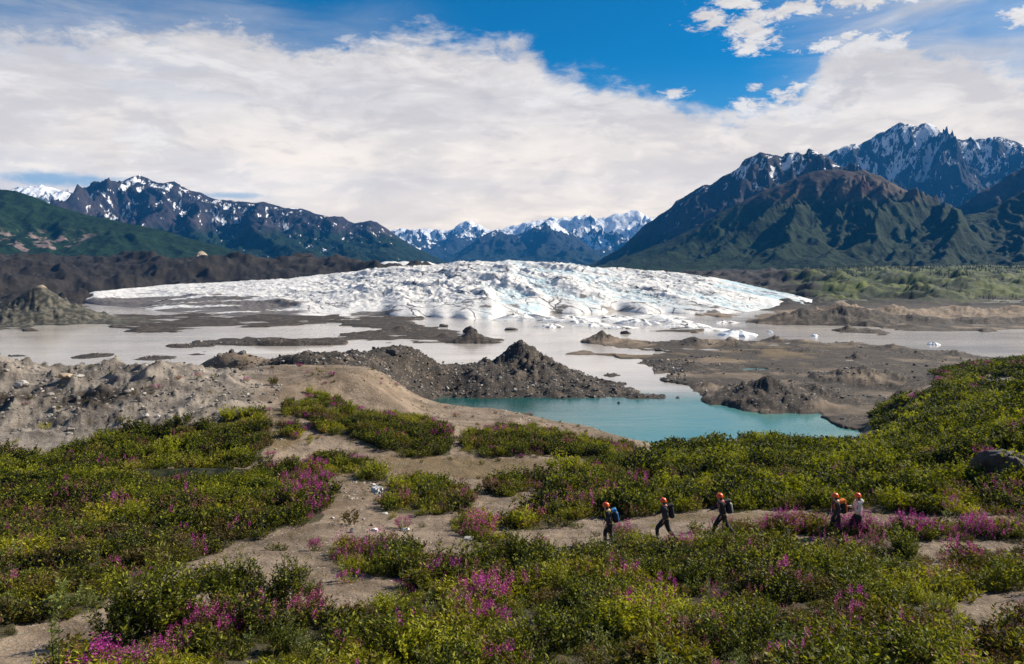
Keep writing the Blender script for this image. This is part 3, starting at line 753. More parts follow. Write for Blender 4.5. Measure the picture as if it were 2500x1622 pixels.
# keep the crest on its line
crest_fix = sstep(np.abs(TT - 1.0), 0.10, 0.0)
Zg = Zg * (1 - 0.45 * crest_fix) + (zt + (r2 - 0.45) * 3.0 * thick) * 0.45 * crest_fix
Zg = np.where(TT < 0, Zb - 1.5, Zg)
conc = np.clip(0.55 - r1, 0, 1) * 1.3 + (1 - crev) * 0.35
leftflat = sstep(PXg, 900, 560) * sstep(TT, 0.95, 0.2)
bd_n = fbm(Xg * 0.35 + 0.2 * Yg, Yg * 1.5, 40, 5, 0.6, 31)
dirt = leftflat * (0.95 + 2.0 * bd_n)
dirt = np.maximum(dirt, sstep(TT, 0.10, 0.02) * (0.25 + 1.6 * bd_n))
cent = sstep(PXg, 880, 960) * sstep(PXg, 1560, 1400) * sstep(TT, 0.40, 0.10)
dirt = np.maximum(dirt, cent * (0.12 + 1.5 * fbm(Xg, Yg, 18, 4, 0.6, 33)))
dirt = np.maximum(dirt, sstep(PXg, 1500, 1700) * sstep(TT, 0.30, 0.05) * (0.25 + 1.6 * fbm(Xg, Yg, 14, 4, 0.6, 34)))
blue = conc * (0.05 + 0.75 * sstep(PXg, 1050, 1250)) + 0.35 * sstep(PXg, 1600, 1850) * sstep(TT, 0.3, 0.7)
crackz = 0.55 + 0.45 * sstep(PXg, 600, 900)
im, n, b = new_mat('glacier_ice')
p = n.pos()
a_d = n.attr('dirt'); a_b = n.attr('blue'); a_c = n.attr('crack')
ice = n.mix(n.ss(n.noise(p, 0.25, 6, 0.6), 0.3, 0.7), (0.56, 0.55, 0.53), (0.80, 0.78, 0.74))
ice = n.mix(n.ss(a_b, 0.24, 0.8, 0, 0.55), ice, (0.30, 0.56, 0.66))
sp = n.comb(n.m('ADD', n.sep(p)[0], n.m('MULTIPLY', n.sep(p)[1], 0.55)), n.m('MULTIPLY', n.sep(p)[1], 0.5), n.m('MULTIPLY', n.sep(p)[2], 0.9))
dn_ = n.node('ShaderNodeTexNoise'); dn_.inputs['Scale'].default_value = 0.05; dn_.inputs['Detail'].default_value = 5; n.put(dn_.inputs['Vector'], p)
spw = n.vm('ADD', sp, n.scale(dn_.outputs['Color'], (15, 15, 15)))
ce = n.vor(spw, 0.052, 'DISTANCE_TO_EDGE', 0)
ce2 = n.vor(spw, 0.14, 'DISTANCE_TO_EDGE', 0)
msk = n.m('MULTIPLY', n.ss(n.noise(p, 0.028, 4, 0.6), 0.40, 0.52), a_c)
ck = n.m('MULTIPLY', n.ss(ce, 0.030, 0.012), msk)
ck2 = n.m('MULTIPLY', n.ss(ce2, 0.055, 0.02), n.m('MULTIPLY', n.ss(n.noise(p, 0.06, 4, 0.6), 0.50, 0.62), a_c))
ice = n.mix(n.m('MULTIPLY', n.m('MAXIMUM', ck, n.m('MULTIPLY', ck2, 0.9)), 0.95), ice, (0.055, 0.05, 0.047))
dmask = n.ss(n.m('ADD', a_d, n.m('MULTIPLY', n.m('SUBTRACT', n.noise(n.scale(p, (0.5, 1.2, 1.0)), 0.22, 6, 0.65), 0.5), 0.9)), 0.50, 0.72)
ice = n.mix(dmask, ice, n.mix(n.noise(p, 0.5, 4), (0.06, 0.05, 0.042), (0.20, 0.17, 0.14)))
n.put(b.inputs['Base Color'], ice)
b.inputs['Roughness'].default_value = 0.55
n.put(b.inputs['Normal'], n.bump(n.noise(p, 0.9, 6, 0.65), 0.8, 0.6))
gl = link('glacier', grid_mesh('glacier', Xg, Yg, Zg, dict(dirt=np.clip(dirt, 0, 1.3), blue=np.clip(blue, 0, 1), crack=crackz)), im, kind='structure')

# far strip of ice behind the moraine
fp = np.arange(900, 1090, 6.0); ft = np.linspace(0, 1, 14)
PF, TF = np.meshgrid(fp, ft)
dF = 1300 + 260 * TF
edge_f = sstep(PF, 900, 940) * sstep(PF, 1085, 1040)
ZF = (HZ - (651 - (12 * edge_f + 2.5 * perlin(PF / 14, PF * 0, 3)) * TF)) / F * dF
link('distant_ice', grid_mesh('distant_ice', (PF - CX) / F * dF, dF, ZF, dict(dirt=PF * 0, blue=PF * 0, crack=PF * 0)), im, kind='structure')

# ------------------------------------------------------------------ ice floes
def blob_mesh(name, rx, ry, h, seed, na=20, nr_=5, rough=0.35, under=0.3):
    """low lumpy body: top cap of rings plus an underside"""
    vs = []; fs = []
    for k in range(nr_ + 1):
        t = k / nr_
        for a in range(na):
            th_ = 2 * math.pi * a / na
            rr_ = (1 - t) * (1 + rough * float(fbm(np.array([math.cos(th_) * 1.7 + seed * 3.1]), np.array([math.sin(th_) * 1.7]), 1.0, 3, 0.6, seed)[0]) * 1.5)
            zz = h * (1 - (1 - t) ** 2.2) * (1 + 0.9 * rough * float(perlin(np.array([th_ * 2.1 + seed]), np.array([t * 3.0 + seed]), seed + 4)[0]))
            vs.append((rx * rr_ * math.cos(th_), ry * rr_ * math.sin(th_), zz if k < nr_ else h))
    for a in range(na):
        th_ = 2 * math.pi * a / na
        rr_ = 1.02 * (1 + rough * 1.5 * float(fbm(np.array([math.cos(th_) * 1.7 + seed * 3.1]), np.array([math.sin(th_) * 1.7]), 1.0, 3, 0.6, seed)[0]))
        vs.append((rx * rr_ * 0.9 * math.cos(th_), ry * rr_ * 0.9 * math.sin(th_), -under))
    for k in range(nr_):
        for a in range(na):
            b_ = (a + 1) % na
            fs.append((k * na + a, k * na + b_, (k + 1) * na + b_, (k + 1) * na + a))
    o_ = (nr_ + 1) * na
    for a in range(na):
        b_ = (a + 1) % na
        fs.append((o_ + a, o_ + b_, b_, a))
    fs.append(tuple(o_ + a for a in range(na))[::-1])
    me = bpy.data.meshes.new(name); me.from_pydata(vs, [], fs); me.update()
    return me
fm_, n, b = new_mat('floe_ice')
p = n.pos()
fc = n.mix(n.ss(n.noise(n.scale(p, (0.4, 1.0, 1.0)), 0.45, 6, 0.65), 0.54, 0.62), (0.80, 0.79, 0.76), (0.10, 0.09, 0.08))
n.put(b.inputs['Base Color'], fc); b.inputs['Roughness'].default_value = 0.6
n.put(b.inputs['Normal'], n.bump(n.noise(p, 1.2, 5), 0.5, 0.7))
fm2, n, b = new_mat('clean_floe_ice')
n.put(b.inputs['Base Color'], n.mix(n.noise(n.pos(), 0.6, 5), (0.72, 0.76, 0.78), (0.86, 0.86, 0.84))); b.inputs['Roughness'].default_value = 0.6
floes = [  # px, py, half px, height m, half depth m, clean, label
    (1285, 783, 72, 2.0, 9, 0, 'largest rounded white ice floe at the left end of the floe line'),
    (1395, 788, 60, 1.6, 9, 0, 'grey streaked ice floe just right of the rounded white one'),
    (1490, 784, 80, 1.3, 12, 0, 'broad low ice floe with dark grit in the middle of the line'),
    (1560, 793, 50, 1.4, 7, 0, 'dark edged ice floe below the broad gritty one'),
    (1600, 777, 70, 0.9, 10, 0, 'thin flat ice floe near the glacier foot at the line right end'),
    (1680, 800, 62, 1.0, 8, 0, 'dirty flat ice floe drifting right of the line'),
    (1800, 822, 50, 1.3, 7, 1, 'clean white ice floe beside the brown shore mounds'),
    (1725, 808, 62, 0.6, 6, 0, 'thin grey ice raft behind the clean white floe'),
    (2092, 836, 0, 0, 0, 1, None),
    (2278, 843, 13, 0.6, 2.4, 1, 'small white ice lump stranded in the gray channel on the right'),
    (1990, 822, 10, 0.5, 2, 1, 'tiny white ice piece in the gray water near the island'),
    (1880, 812, 7, 0.4, 2, 1, 'tiny white ice piece adrift left of the island'),
    (1500, 803, 55, 0.6, 5, 0, 'sunken edge ice raft in front of the floe line'),
    (1395, 777, 40, 0.8, 6, 0, 'narrow ice floe close against the glacier water edge'),
    (1345, 800, 34, 0.9, 5, 0, 'small white ice floe below the rounded white one'),
    (1445, 797, 46, 1.0, 6, 0, 'white ice floe below the grey streaked one'),
    (1770, 790, 30, 0.7, 5, 0, 'small ice floe far right behind the dirty flat one'),
    (1640, 787, 46, 1.0, 7, 0, 'lumpy ice floe between the thin flat one and dirty one'),
]
for i, (fx, fy, hw, hh, dep, clean, lab) in enumerate(floes):
    if not lab: continue
    d0 = plane_d(fy) + dep * 0.6
    me = blob_mesh('ice_floe', hw / F * d0, dep, hh * 1.5, 30 + i, 26, 5, 0.5, 0.35)
    o = link('ice_floe', me, fm2 if clean else fm_, label=lab, category='ice floe', group='ice floes on the gray lake')
    o.location = ((fx - CX) / F * d0, d0, WATER + 0.02)

# ------------------------------------------------------------------ mountains
def mountain(name, crest, D, front, seed, lam, amp, shear=0.0, prof_p=1.15, jag=0.0, step=4.0, rows=130, snow=None, back=0.35, warp=0.5, zb=-40, Dend=None):
    cr = np.array(crest, float)
    lo, hi = cr[0, 0], cr[-1, 0]
    px = np.arange(lo, hi + 0.1, step)
    s = np.concatenate([np.linspace(-0.35, -0.04, 10), np.linspace(0, 1, rows) ** 0.95])
    Px, S = np.meshgrid(px, s)
    if Dend is None: Dc = np.full(Px.shape, float(D))
    else: Dc = D + (Dend - D) * (Px - lo) / (hi - lo)
    X = (Px - CX) / F * Dc
    cpy_ = np.interp(Px, cr[:, 0], cr[:, 1])
    Zc = (HZ - cpy_) / F * Dc
    Hm = float((Zc.max() - zb))
    Y = Dc - front * S
    hh = np.maximum(Zc - zb, 1.0)
    Sp = np.clip(S, 0, 1)
    base = hh * (1 - Sp) ** prof_p
    base = np.where(S < 0, hh * (1 + S * 1.6), base)
    lam_ = lam
    wx_ = fbm(X, Y, lam_ * 1.4, 3, 0.5, seed) * lam_ * warp
    xs = X + shear * (Dc - Y) + wx_
    spur = ridged(xs, Y * 0.33, lam_, 5, 0.52, seed + 1)
    fine = ridged(X + 0.4 * wx_ + shear * (Dc - Y) * 0.6, Y * 0.8, lam_ * 0.30, 4, 0.55, seed + 2)
    env = (sstep(Sp, 0.0, 0.22) * 0.85 + 0.15) * (1 - Sp) ** 0.75
    dz_ = ((spur - 0.62) * amp * hh * env + (fine - 0.5) * amp * 0.30 * hh * (0.35 + 0.65 * env) * (1 - Sp) ** 0.5)
    near_c = sstep(Sp, 0.10, 0.0)
    dz_ = dz_ * (1 - 0.8 * near_c)
    jg = jag * Hm * (ridged(X, Y * 0.6, lam_ * 0.28, 4, 0.6, seed + 9) - 0.5) * sstep(np.abs(S), 0.16, 0.0)
    Z = zb + base + dz_ + jg
    Z = np.where(S < 0, Z - 0.0, Z)
    Z = np.minimum(Z, zb + hh * 1.02 + jag * Hm * 0.5)
    Z = np.where(S > 0, np.minimum(Z, Zc * Y / Dc + 0.006 * Hm), Z)
    rel = (Z - zb) / Hm
    attrs = dict(gully=np.clip(1 - spur, 0, 1), fineg=np.clip(1 - fine, 0, 1), hrel=rel, sdn=np.clip(S, 0, 1), pxc=(Px - lo) / (hi - lo))
    return grid_mesh(name, X, Y, Z, attrs), Hm

def rock_mat(name, lowc, midc, highc, veg_line, veg_w, snow_line, snow_w, gully_k, noise_k, sc, patches=None, red=None, bumpd=8.0, streak=0.0, hw=1.0):
    m, n, b = new_mat(name)
    p = n.pos()
    h = n.attr('hrel'); g = n.attr('gully'); fg = n.attr('fineg')
    nz = n.noise(p, sc, 8, 0.65); nf = n.noise(p, sc * 5, 6, 0.7)
    nst = n.noise(n.scale(p, (1.0, 0.35, 0.35)), sc * 3.2, 6, 0.65)
    rk = n.mix(n.ss(nz, 0.38, 0.62), midc, highc)
    rk = n.mix(n.ss(nst, 0.50, 0.68, 0, 0.6), rk, tuple(c * 0.45 for c in midc))
    if red:
        rk = n.mix(n.m('MULTIPLY', n.ss(n.noise(p, sc * 0.8, 5, 0.6), red[1], red[1] + 0.10), n.m('MULTIPLY', n.ss(h, red[2], red[2] + 0.1), n.ss(h, red[3] + 0.1, red[3]))), rk, red[0])
    vg = n.mix(n.ss(nf, 0.40, 0.60), tuple(c * 0.55 for c in lowc), tuple(c * 1.25 for c in lowc))
    vg = n.mix(n.ss(nz, 0.52, 0.66, 0, 0.5), vg, tuple(c * 1.9 for c in lowc))
    hv = n.m('ADD', h, n.m('MULTIPLY', n.m('SUBTRACT', nz, 0.5), veg_w * 3.0))
    hv = n.m('SUBTRACT', hv, n.m('MULTIPLY', n.m('SUBTRACT', g, 0.4), veg_w * 0.8))
    c = n.mix(n.ss(hv, veg_line - veg_w, veg_line + veg_w), vg, rk)
    if patches:
        for (pc, x0, x1, h0, h1, th) in patches:
            pxc = n.attr('pxc')
            mk = n.m('MULTIPLY', n.m('MULTIPLY', n.ss(pxc, x0, x0 + 0.02), n.ss(pxc, x1, x1 - 0.02)), n.m('MULTIPLY', n.ss(h, h0, h0 + 0.04), n.ss(h, h1, h1 - 0.08)))
            mk = n.m('MULTIPLY', mk, n.ss(n.noise(p, sc * 2.0, 7, 0.65), th, th + 0.05))
            c = n.mix(mk, c, n.mix(n.ss(nf, 0.4, 0.6), tuple(v * 0.6 for v in pc), pc))
    if snow_line is not None:
        v = n.m('MULTIPLY', n.m('SUBTRACT', h, snow_line), hw)
        sx_ = n.m('ADD', n.sep(p)[0], n.m('MULTIPLY', n.sep(p)[1], streak))
        stv = n.comb(n.m('ADD', sx_, n.m('MULTIPLY', nz, 0.5 / sc)), n.m('MULTIPLY', n.sep(p)[1], 0.22), n.m('MULTIPLY', n.sep(p)[2], 0.30))
        st1 = n.noise(stv, sc * 4.0, 6, 0.68, 0.3)
        st2 = n.noise(stv, sc * 12.0, 5, 0.7, 0.3)
        v = n.m('ADD', v, n.m('MULTIPLY', n.m('SUBTRACT', g, 0.45), gully_k * 0.45))
        v = n.m('ADD', v, n.m('MULTIPLY', n.m('SUBTRACT', fg, 0.5), gully_k * 0.8))
        v = n.m('ADD', v, n.m('MULTIPLY', n.m('SUBTRACT', nz, 0.5), noise_k * 0.8))
        v = n.m('ADD', v, n.m('MULTIPLY', n.m('SUBTRACT', st1, 0.5), noise_k * 2.6))
        v = n.m('ADD', v, n.m('MULTIPLY', n.m('SUBTRACT', st2, 0.5), noise_k * 1.8))
        c = n.mix(n.ss(v, 0.0, snow_w), c, (0.78, 0.79, 0.80))
    n.put(b.inputs['Base Color'], c)
    b.inputs['Specular IOR Level'].default_value = 0.1
    b.inputs['Roughness'].default_value = 0.95
    n.put(b.inputs['Normal'], n.bump(n.m('ADD', nz, n.m('MULTIPLY', nf, 0.35)), bumpd, 0.9))
    return m

RK = (0.030, 0.030, 0.036); RK2 = (0.075, 0.066, 0.066)
C1 = [(700, 640), (850, 600), (905, 566), (954, 562), (979, 559), (1000, 561), (1032, 557), (1086, 562), (1107, 557), (1121, 546), (1146, 537), (1171, 550), (1196, 561), (1221, 557), (1246, 552), (1261, 547), (1279, 543), (1325, 534), (1343, 529), (1364, 531), (1386, 529), (1429, 525), (1454, 534), (1479, 530), (1496, 521), (1532, 516), (1556, 512), (1582, 530), (1620, 548), (1700, 560), (1850, 600), (2000, 640)]
me, H = mountain('m', C1, 9000, 3000, 101, 520, 0.55, 0.15, 1.0, 0.05, 3.0, 110, zb=-60)
link('snowy_range', me, rock_mat('snowy_range_rock', (0.012, 0.02, 0.022), (0.015, 0.02, 0.03), (0.035, 0.04, 0.05), 0.25, 0.08, 0.56, 0.05, 0.55, 0.55, 0.004, bumpd=60), kind='structure')
C2 = [(1000, 652), (1060, 640), (1100, 627), (1130, 608), (1157, 589), (1185, 572), (1213, 559), (1232, 566), (1262, 573), (1290, 562), (1318, 547), (1343, 535), (1370, 552), (1407, 578), (1440, 602), (1479, 629), (1530, 652)]
me, H = mountain('m', C2, 6800, 2000, 111, 340, 0.55, 0.15, 1.0, 0.03, 3.0, 110, zb=-60)
link('blue_spur', me, rock_mat('blue_spur_rock', (0.010, 0.020, 0.018), (0.012, 0.018, 0.024), (0.028, 0.03, 0.034), 0.35, 0.08, 0.92, 0.05, 0.40, 0.50, 0.005, bumpd=40), kind='structure')
L0 = [(-500, 500), (-250, 480), (-100, 470), (0, 466), (34, 460), (46, 454), (71, 455), (107, 452), (143, 462), (168, 464), (200, 477), (240, 492), (330, 530), (420, 560)]
me, H = mountain('m', L0, 6000, 1800, 121, 330, 0.5, 0.3, 1.0, 0.03, 3.5, 80, zb=-40)
link('far_ridge', me, rock_mat('far_ridge_rock', (0.022, 0.034, 0.030), (0.05, 0.055, 0.065), (0.10, 0.10, 0.11), 0.2, 0.08, 0.80, 0.05, 0.55, 0.6, 0.006, bumpd=30), kind='structure')
L2 = [(-300, 560), (0, 530), (90, 512), (143, 496), (200, 480), (230, 474), (257, 466), (286, 449), (304, 440), (321, 432), (339, 426), (357, 434), (372, 441), (386, 446), (404, 446), (425, 442), (443, 452), (464, 464), (493, 471), (525, 486), (557, 486), (579, 489), (625, 496), (643, 492), (671, 498), (696, 506), (732, 507), (768, 520), (804, 528), (836, 528), (850, 537), (864, 543), (886, 541), (904, 537), (921, 543), (950, 561), (979, 582), (1014, 604), (1050, 621), (1086, 640), (1130, 655)]
me, H = mountain('m', L2, 3600, 1500, 131, 290, 0.55, -0.45, 1.05, 0.012, 3.0, 150, zb=-40)
link('left_mountain', me, rock_mat('left_mountain_rock', (0.008, 0.020, 0.010), (0.018, 0.019, 0.028), (0.048, 0.040, 0.045), 0.36, 0.07, 1.34, 0.02, 0.60, 0.55, 0.011, bumpd=22, streak=0.35, hw=0.42), kind='structure')
L1 = [(-900, 330), (-500, 400), (-200, 444), (0, 462), (36, 464), (89, 482), (143, 504), (214, 525), (304, 543), (393, 561), (464, 582), (536, 600), (607, 621), (679, 636), (740, 650), (800, 655)]
me, H = mountain('m', L1, 1900, 620, 141, 210, 0.30, -0.25, 1.3, 0.006, 4.0, 120, zb=-36)
link('green_slope', me, rock_mat('green_slope_cover', (0.010, 0.024, 0.008), (0.05, 0.055, 0.04), (0.10, 0.09, 0.07), 1.35, 0.10, None, 0, 0, 0, 0.014, patches=[((0.23, 0.17, 0.155), 0.50, 0.71, 0.02, 0.34, 0.53)], bumpd=10), kind='structure')
R1 = [(1900, 430), (1960, 395), (2018, 374), (2040, 364), (2061, 354), (2086, 349), (2093, 354), (2130, 333), (2168, 313), (2193, 298), (2221, 301), (2238, 304), (2264, 296), (2280, 305), (2293, 317), (2312, 326), (2329, 338), (2350, 340), (2364, 337), (2371, 331), (2380, 339), (2393, 335), (2406, 339), (2411, 333), (2443, 333), (2471, 342), (2500, 354), (2600, 372), (2750, 340), (2950, 390), (3200, 420)]
me, H = mountain('m', R1, 4600, 1500, 151, 400, 0.50, 0.6, 1.0, 0.008, 3.2, 140, zb=-40)
link('snowy_peak', me, rock_mat('snowy_peak_rock', (0.03, 0.035, 0.025), (0.013, 0.017, 0.027), (0.034, 0.034, 0.042), 0.30, 0.06, 1.24, 0.025, 0.60, 0.58, 0.0095, bumpd=34, streak=-0.9, hw=0.42), kind='structure')
R2 = [(1420, 652), (1455, 639), (1488, 620), (1523, 599), (1576, 546), (1612, 523), (1639, 504), (1650, 489), (1690, 466), (1714, 450), (1733, 449), (1757, 432), (1785, 420), (1804, 407), (1811, 394), (1818, 386), (1835, 378), (1854, 370), (1871, 374), (1890, 378), (1911, 380), (1916, 371), (1925, 369), (1935, 373), (1946, 366), (1960, 373), (1968, 370), (1973, 359), (1984, 363), (1993, 368), (2010, 377), (2025, 386), (2045, 400), (2075, 425), (2140, 470), (2250, 530)]
me, H = mountain('m', R2, 3000, 1100, 161, 250, 0.50, 0.7, 1.05, 0.016, 3.0, 140, zb=-40)
link('craggy_ridge', me, rock_mat('craggy_ridge_rock', (0.012, 0.020, 0.008), (0.017, 0.017, 0.024), (0.050, 0.042, 0.043), 0.26, 0.06, 1.36, 0.025, 0.60, 0.52, 0.011, bumpd=20, streak=-0.9, hw=0.50), kind='structure')
R2b = [(1400, 656), (1480, 645), (1560, 615), (1640, 583), (1700, 552), (1739, 530), (1793, 500), (1830, 482), (1864, 464), (1893, 452), (1921, 443), (1950, 430), (1971, 421), (2000, 414), (2029, 410), (2061, 413), (2085, 417), (2107, 413), (2121, 421), (2150, 429), (2186, 448), (2221, 468), (2260, 503), (2293, 532), (2320, 548), (2400, 590), (2600, 640)]
me, H = mountain('m', R2b, 2300, 900, 171, 200, 0.46, 0.8, 1.15, 0.008, 3.0, 150, zb=-38)
link('brown_shoulder', me, rock_mat('brown_shoulder_rock', (0.010, 0.023, 0.004), (0.017, 0.013, 0.011), (0.10, 0.070, 0.043), 0.66, 0.09, None, 0, 0, 0, 0.014, red=((0.050, 0.020, 0.018), 0.55, 0.66, 0.90), bumpd=14), kind='structure')
R3b = [(2120, 640), (2200, 600), (2293, 545), (2311, 521), (2345, 500), (2400, 464), (2430, 450), (2465, 425), (2500, 407), (2600, 370), (2800, 310), (3100, 280), (3400, 300)]
me, H = mountain('m', R3b, 2700, 900, 181, 200, 0.42, 0.5, 1.1, 0.012, 4.0, 110, zb=-38)
link('brown_slope', me, rock_mat('brown_slope_rock', (0.012, 0.017, 0.006), (0.022, 0.018, 0.020), (0.070, 0.050, 0.042), 0.42, 0.07, None, 0, 0, 0, 0.012, bumpd=14), kind='structure')
R3 = [(1500, 660), (1700, 650), (1900, 635), (2050, 610), (2150, 580), (2240, 552), (2293, 538), (2340, 530), (2400, 518), (2440, 498), (2500, 464), (2600, 420), (2800, 340), (3050, 290), (3400, 270)]
me, H = mountain('m', R3, 2000, 780, 191, 170, 0.38, 0.35, 1.25, 0.008, 3.6, 140, zb=-36)
link('wooded_slope', me, rock_mat('wooded_slope_cover', (0.010, 0.023, 0.004), (0.05, 0.05, 0.03), (0.13, 0.11, 0.06), 0.95, 0.20, None, 0, 0, 0, 0.020, bumpd=12), kind='structure')

# pale rock outcrops standing at the foot of the green slope
def rock_mesh(name, sx_, sy_, sz_, seed, sub=3, rough=0.35, flat=False):
    import bmesh
    bm = bmesh.new()
    bmesh.ops.create_icosphere(bm, subdivisions=sub, radius=1.0)
    P = np.array([v.co[:] for v in bm.verts])
    r_ = np.random.default_rng(seed)
    # cut by random planes for facets
    for _ in range(9):
        nrm = r_.normal(size=3); nrm /= np.linalg.norm(nrm)
        dd = r_.uniform(0.55, 0.85)
        e = P @ nrm - dd
        P = P - np.outer(np.maximum(e, 0), nrm)
    nz_ = fbm(P[:, 0] * 1.3 + seed, P[:, 1] * 1.3 + P[:, 2], 1.0, 3, 0.5, seed)
    P = P * (1 + rough * 0.4 * nz_[:, None])
    P *= np.array([sx_, sy_, sz_])
    for v, q_ in zip(bm.verts, P): v.co = q_
    me = bpy.data.meshes.new(name); bm.to_mesh(me); bm.free()
    return me
om, n, b = new_mat('pale_cliff_rock')
p = n.pos()
n.put(b.inputs['Base Color'], n.mix(n.ss(n.noise(n.scale(p, (1, 1, 0.3)), 0.12, 6), 0.4, 0.6), (0.16, 0.125, 0.09), (0.42, 0.34, 0.26)))
n.put(b.inputs['Normal'], n.bump(n.noise(p, 0.12, 6, 0.7), 6, 0.8))
for (fx, fy, hw, hh, lab) in [(493, 634, 17, 24, 'pale pointed rock outcrop above the dark moraine'), (366, 632, 16, 13, 'pale low rock outcrop left of the pointed one'), (395, 632, 12, 7, 'small pale outcrop beside the low one')]:
    d0 = 1230
    me = rock_mesh('rock_outcrop', hw / F * d0, 20, hh / F * d0, int(fx), 3, 0.6)
    o = link('rock_outcrop', me, om, label=lab, category='rock outcrop')
    X_, Y_, Z_ = at(fx, fy, d0); o.location = (X_, Y_, Z_ - 2)

# ------------------------------------------------------------------ finding the ground under a photo pixel
def hit(px, py, dmin=12.0):
    dd = np.exp(np.linspace(math.log(dmin), math.log(520), 900))
    z = ground((px - CX) / F * dd, dd)
    yy = HZ - F * z / dd
    k = np.argmax(yy <= py)
    return (px - CX) / F * dd[k], dd[k], float(z[k])

def gz(x, y):
    return float(ground(np.array([x]), np.array([y]))[0])

# ------------------------------------------------------------------ plants
def leaf_mat(name, dark, mid, lite, accent=None, tr=0.35, rough=0.45):
    m = bpy.data.materials.new(name); m.use_nodes = True
    n = NT(m.node_tree)
    b = m.node_tree.nodes['Principled BSDF']
    oi = n.node('ShaderNodeObjectInfo')
    loc = oi.outputs['Location']; rn = oi.outputs['Random']
    nz = n.noise(loc, 0.22, 4, 0.6)
    v = n.m('ADD', n.m('MULTIPLY', n.ss(nz, 0.32, 0.68), 0.7), n.m('MULTIPLY', rn, 0.3))
    c = n.mix(n.ss(v, 0.1, 0.55), dark, mid)
    c = n.mix(n.ss(v, 0.5, 0.95), c, lite)
    g = n.node('ShaderNodeNewGeometry')
    c = n.mix(n.ss(g.outputs['Random Per Island'], 0.55, 1.0, 0.0, 0.8), c, lite)
    if accent:
        c = n.mix(n.m('MULTIPLY', n.ss(n.noise(loc, 0.5, 3, 0.6), 0.52, 0.62), n.ss(g.outputs['Random Per Island'], 0.3, 0.9, 0.2, 0.85)), c, accent)
    n.put(b.inputs['Base Color'], c)
    b.inputs['Roughness'].default_value = rough
    b.inputs['Specular IOR Level'].default_value = 0.2
    t = n.node('ShaderNodeBsdfTranslucent'); n.put(t.inputs['Color'], n.mix(1.0, c, (1.15, 1.1, 0.45), 'MULTIPLY'))
    mx = n.node('ShaderNodeMixShader'); mx.inputs[0].default_value = tr
    n.l.new(b.outputs[0], mx.inputs[1]); n.l.new(t.outputs[0], mx.inputs[2])
    n.l.new(mx.outputs[0], m.node_tree.nodes['Material Output'].inputs['Surface'])
    return m

def flat_mat(name, col, rough=0.8, var=0.25, sc=8.0, metallic=0.0):
    m, n, b = new_mat(name)
    nz = n.noise(n.node('ShaderNodeTexCoord').outputs['Object'], sc, 4, 0.6)
    n.put(b.inputs['Base Color'], n.mix(n.ss(nz, 0.35, 0.65), tuple(c * (1 - var) for c in col), tuple(min(1, c * (1 + var)) for c in col)))
    b.inputs['Roughness'].default_value = rough
    return m

M_leaf = leaf_mat('willow_leaf', (0.008, 0.016, 0.003), (0.056, 0.076, 0.005), (0.36, 0.37, 0.030), rough=0.55)
M_herb = leaf_mat('herb_leaf', (0.008, 0.014, 0.003), (0.060, 0.070, 0.004), (0.34, 0.33, 0.018), (0.16, 0.075, 0.045), rough=0.6)
M_pale = leaf_mat('pale_leaf', (0.07, 0.10, 0.03), (0.14, 0.18, 0.05), (0.27, 0.30, 0.10))
M_grass = leaf_mat('grass_blade', (0.08, 0.09, 0.015), (0.14, 0.14, 0.03), (0.24, 0.20, 0.06))
M_far = leaf_mat('thicket_leaf', (0.005, 0.010, 0.002), (0.036, 0.052, 0.003), (0.30, 0.32, 0.012), rough=0.65)
M_stem = flat_mat('woody_stem', (0.055, 0.040, 0.024), 0.85)
def petal_mat(name, a, b2, c3):
    m = bpy.data.materials.new(name); m.use_nodes = True
    n = NT(m.node_tree); b = m.node_tree.nodes['Principled BSDF']
    oi = n.node('ShaderNodeObjectInfo'); g = n.node('ShaderNodeNewGeometry')
    c = n.mix(n.ss(n.noise(oi.outputs['Location'], 0.35, 3, 0.6), 0.38, 0.60), a, b2)
    c = n.mix(n.m('MULTIPLY', g.outputs['Random Per Island'], 0.6), c, c3)
    n.put(b.inputs['Base Color'], c); b.inputs['Roughness'].default_value = 0.6
    t = n.node('ShaderNodeBsdfTranslucent'); n.put(t.inputs['Color'], c)
    mx = n.node('ShaderNodeMixShader'); mx.inputs[0].default_value = 0.35
    n.l.new(b.outputs[0], mx.inputs[1]); n.l.new(t.outputs[0], mx.inputs[2])
    n.l.new(mx.outputs[0], m.node_tree.nodes['Material Output'].inputs['Surface'])
    return m
M_petal = petal_mat('magenta_petal', (0.29, 0.014, 0.21), (0.36, 0.028, 0.16), (0.46, 0.04, 0.34))
M_dusty = petal_mat('dusty_pink_petal', (0.22, 0.05, 0.09), (0.27, 0.10, 0.09), (0.36, 0.11, 0.14))

